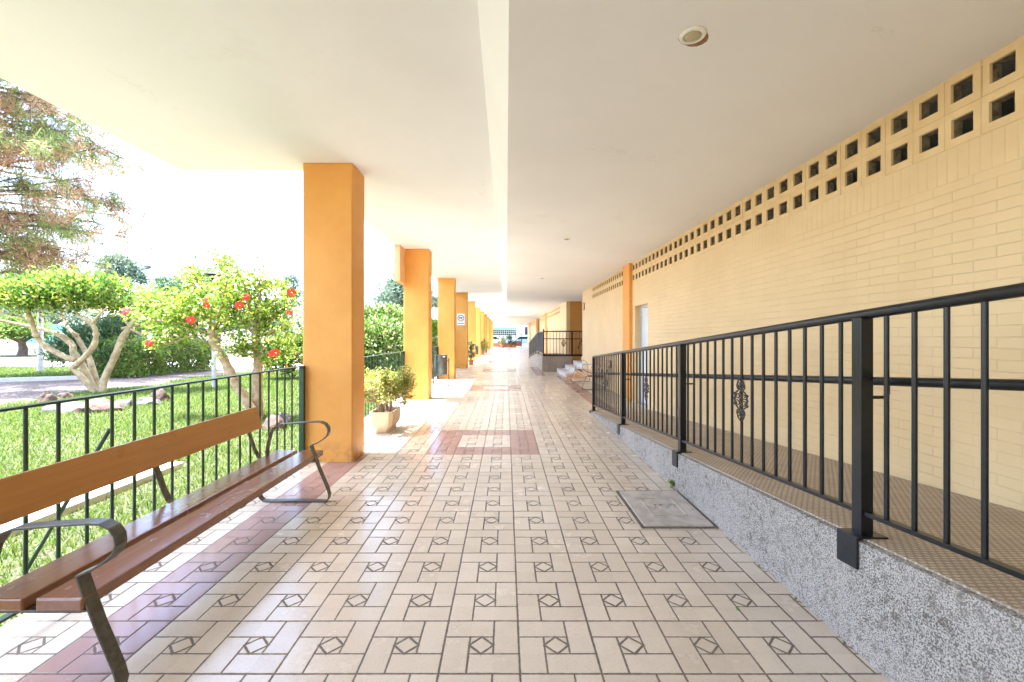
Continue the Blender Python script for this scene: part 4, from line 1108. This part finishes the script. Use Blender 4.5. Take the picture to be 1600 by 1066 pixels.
big_pot(-.45, 53.2, .30, .38, 'orange pot with yellow-green plant at the far end', M['leaf_jade'], 200, .30, .65)
big_pot(.45, 53.4, .26, .34, 'orange pot with tall dark plant at the far end', M['leaf_dark'], 200, .30, 1.0)
big_pot(.95, 53.3, .24, .30, 'small orange pot with low dark plant at the far end', M['leaf_dark'], 90, .22, .25)
def make_car(loc, rz, paint, label):
    t = thing('parked_car', label, 'car', loc, rz, 'cars parked in the far street')
    body = [(-2.05, .35), (-2.1, .62), (-1.95, .80), (-1.2, .90), (-.55, 1.38), (.75, 1.42), (1.45, .98), (2.0, .86), (2.08, .55), (2.0, .33)]
    MB().prism(body, -.82, .82, 'Y').build('body', paint, t, bevel=.07)
    win = [(-1.02, .93), (-.50, 1.30), (.70, 1.34), (1.25, .98)]
    for s in (-1, 1): MB().prism(win, s * .815, s * .832, 'Y').build('window', M['glass'], t)
    MB().add([(-1.13, -.7, .95), (-.60, -.66, 1.37), (-.60, .66, 1.37), (-1.13, .7, .95)], [(0, 1, 2, 3)]).build('windscreen', M['glass'], t).location = (-.015, 0, .01)
    for x in (-1.3, 1.3):
        for s in (-1, 1):
            w = MB().tube([(x, s * .70, .32), (x, s * .86, .32)], .32, 18).build('wheel', M['rubber'], t)
            MB().tube([(x, s * .862, .32), (x, s * .872, .32)], .19, 14).build('rim', M['alu'], w)
    for s in (-1, 1): MB().box(-2.12, -2.0, s * .6 - .15, s * .6 + .15, .60, .73, bev=.02).build('headlight', M['signwhite'], t)
make_car((-2.2, 61.5, 0), 0, M['car_white'], 'white car parked in the far street, on the left')
make_car((2.4, 62.0, 0), 0, M['car_blue'], 'pale blue car parked in the far street, on the right')
fb = thing('street_building', 'white building with green awning across the far street', 'building', (0, 74, 0))
MB().box(-9, 1.75, 0, 6, -.1, 2.9).build('wall', M['whitewall'], fb)
MB().prism([(-1.1, 2.45), (0.02, 3.35), (0.02, 3.42), (-1.1, 2.52)], -9, 1.75, 'X').build('awning', M['greenband'], fb)
MB().box(-9, 1.75, -1.12, -1.06, 2.42, 2.75).build('valance', M['greenband'], fb)
MB().box(-9.0, 1.75, .02, 6, 2.9, 3.6).build('parapet', M['greenband'], fb)
lt = MB()
for i in range(26): lt.box(-6.4 + i * .32, -6.34 + i * .32, -.06, -.02, 1.5, 2.4)
for z in (1.5, 1.8, 2.1, 2.38): lt.box(-6.4, 1.7, -.10, -.061, z, z + .05)
lt.build('lattice', M['signwhite'], fb)
MB().box(-6.4, 1.7, -.018, -.004, 1.5, 2.4).build('window', M['glass'], fb)
pb = thing('street_building', 'pale bluish building closing the street on the right', 'building', (6.2, 78, 0))
MB().box(-3.9, 9, 0, 8, -.1, 9).build('wall', M['whitewall'], pb)
for i in range(4):
    for j in range(2): MB().box(-2.9 + i * 2.6, -1.7 + i * 2.6, -.04, .0, 1.6 + j * 3.2, 3.0 + j * 3.2).build('window', M['glass'], pb)

# ================================================================== LIGHT, SKY, CAMERA
EL = 68.0
w = bpy.data.worlds.new('World'); S.world = w; w.use_nodes = True
nt = w.node_tree; bg = nt.nodes['Background']
sky = nt.nodes.new('ShaderNodeTexSky'); sky.sky_type = 'NISHITA'; sky.sun_disc = False
sky.sun_elevation = R(EL); sky.sun_rotation = R(270); sky.air_density = 1.0; sky.dust_density = 2.5; sky.ozone_density = 1.0
nt.links.new(sky.outputs[0], bg.inputs[0]); bg.inputs[1].default_value = .15
sun = bpy.data.lights.new('sun', 'SUN'); sun.energy = 4.0; sun.angle = R(.5); sun.color = (1, .98, .95)
so = bpy.data.objects.new('sun', sun); COL.objects.link(so)
so.rotation_euler = Vector((math.cos(R(EL)), 0, -math.sin(R(EL)))).to_track_quat('-Z', 'Y').to_euler(); so.location = (-10, 5, 20)
cam = bpy.data.cameras.new('camera'); co = bpy.data.objects.new('camera', cam); COL.objects.link(co)
co.location = (0, 0, H); co.rotation_euler = (R(90), 0, 0)
cam.sensor_width = 36; cam.lens = 36 * F / 1600; cam.shift_x = (800 - VX) / 1600; cam.shift_y = -(533 - VY) / 1600
cam.clip_start = .05; cam.clip_end = 2000
S.camera = co
S.view_settings.view_transform = 'Standard'; S.view_settings.look = 'None'; S.view_settings.gamma = 1; S.view_settings.use_curve_mapping = False
S.view_settings.exposure = 3.2
S.view_settings.use_white_balance = True; S.view_settings.white_balance_temperature = 5900; S.view_settings.white_balance_tint = 12
S.cycles.max_bounces = 10; S.cycles.diffuse_bounces = 10; S.cycles.glossy_bounces = 4; S.cycles.transmission_bounces = 6
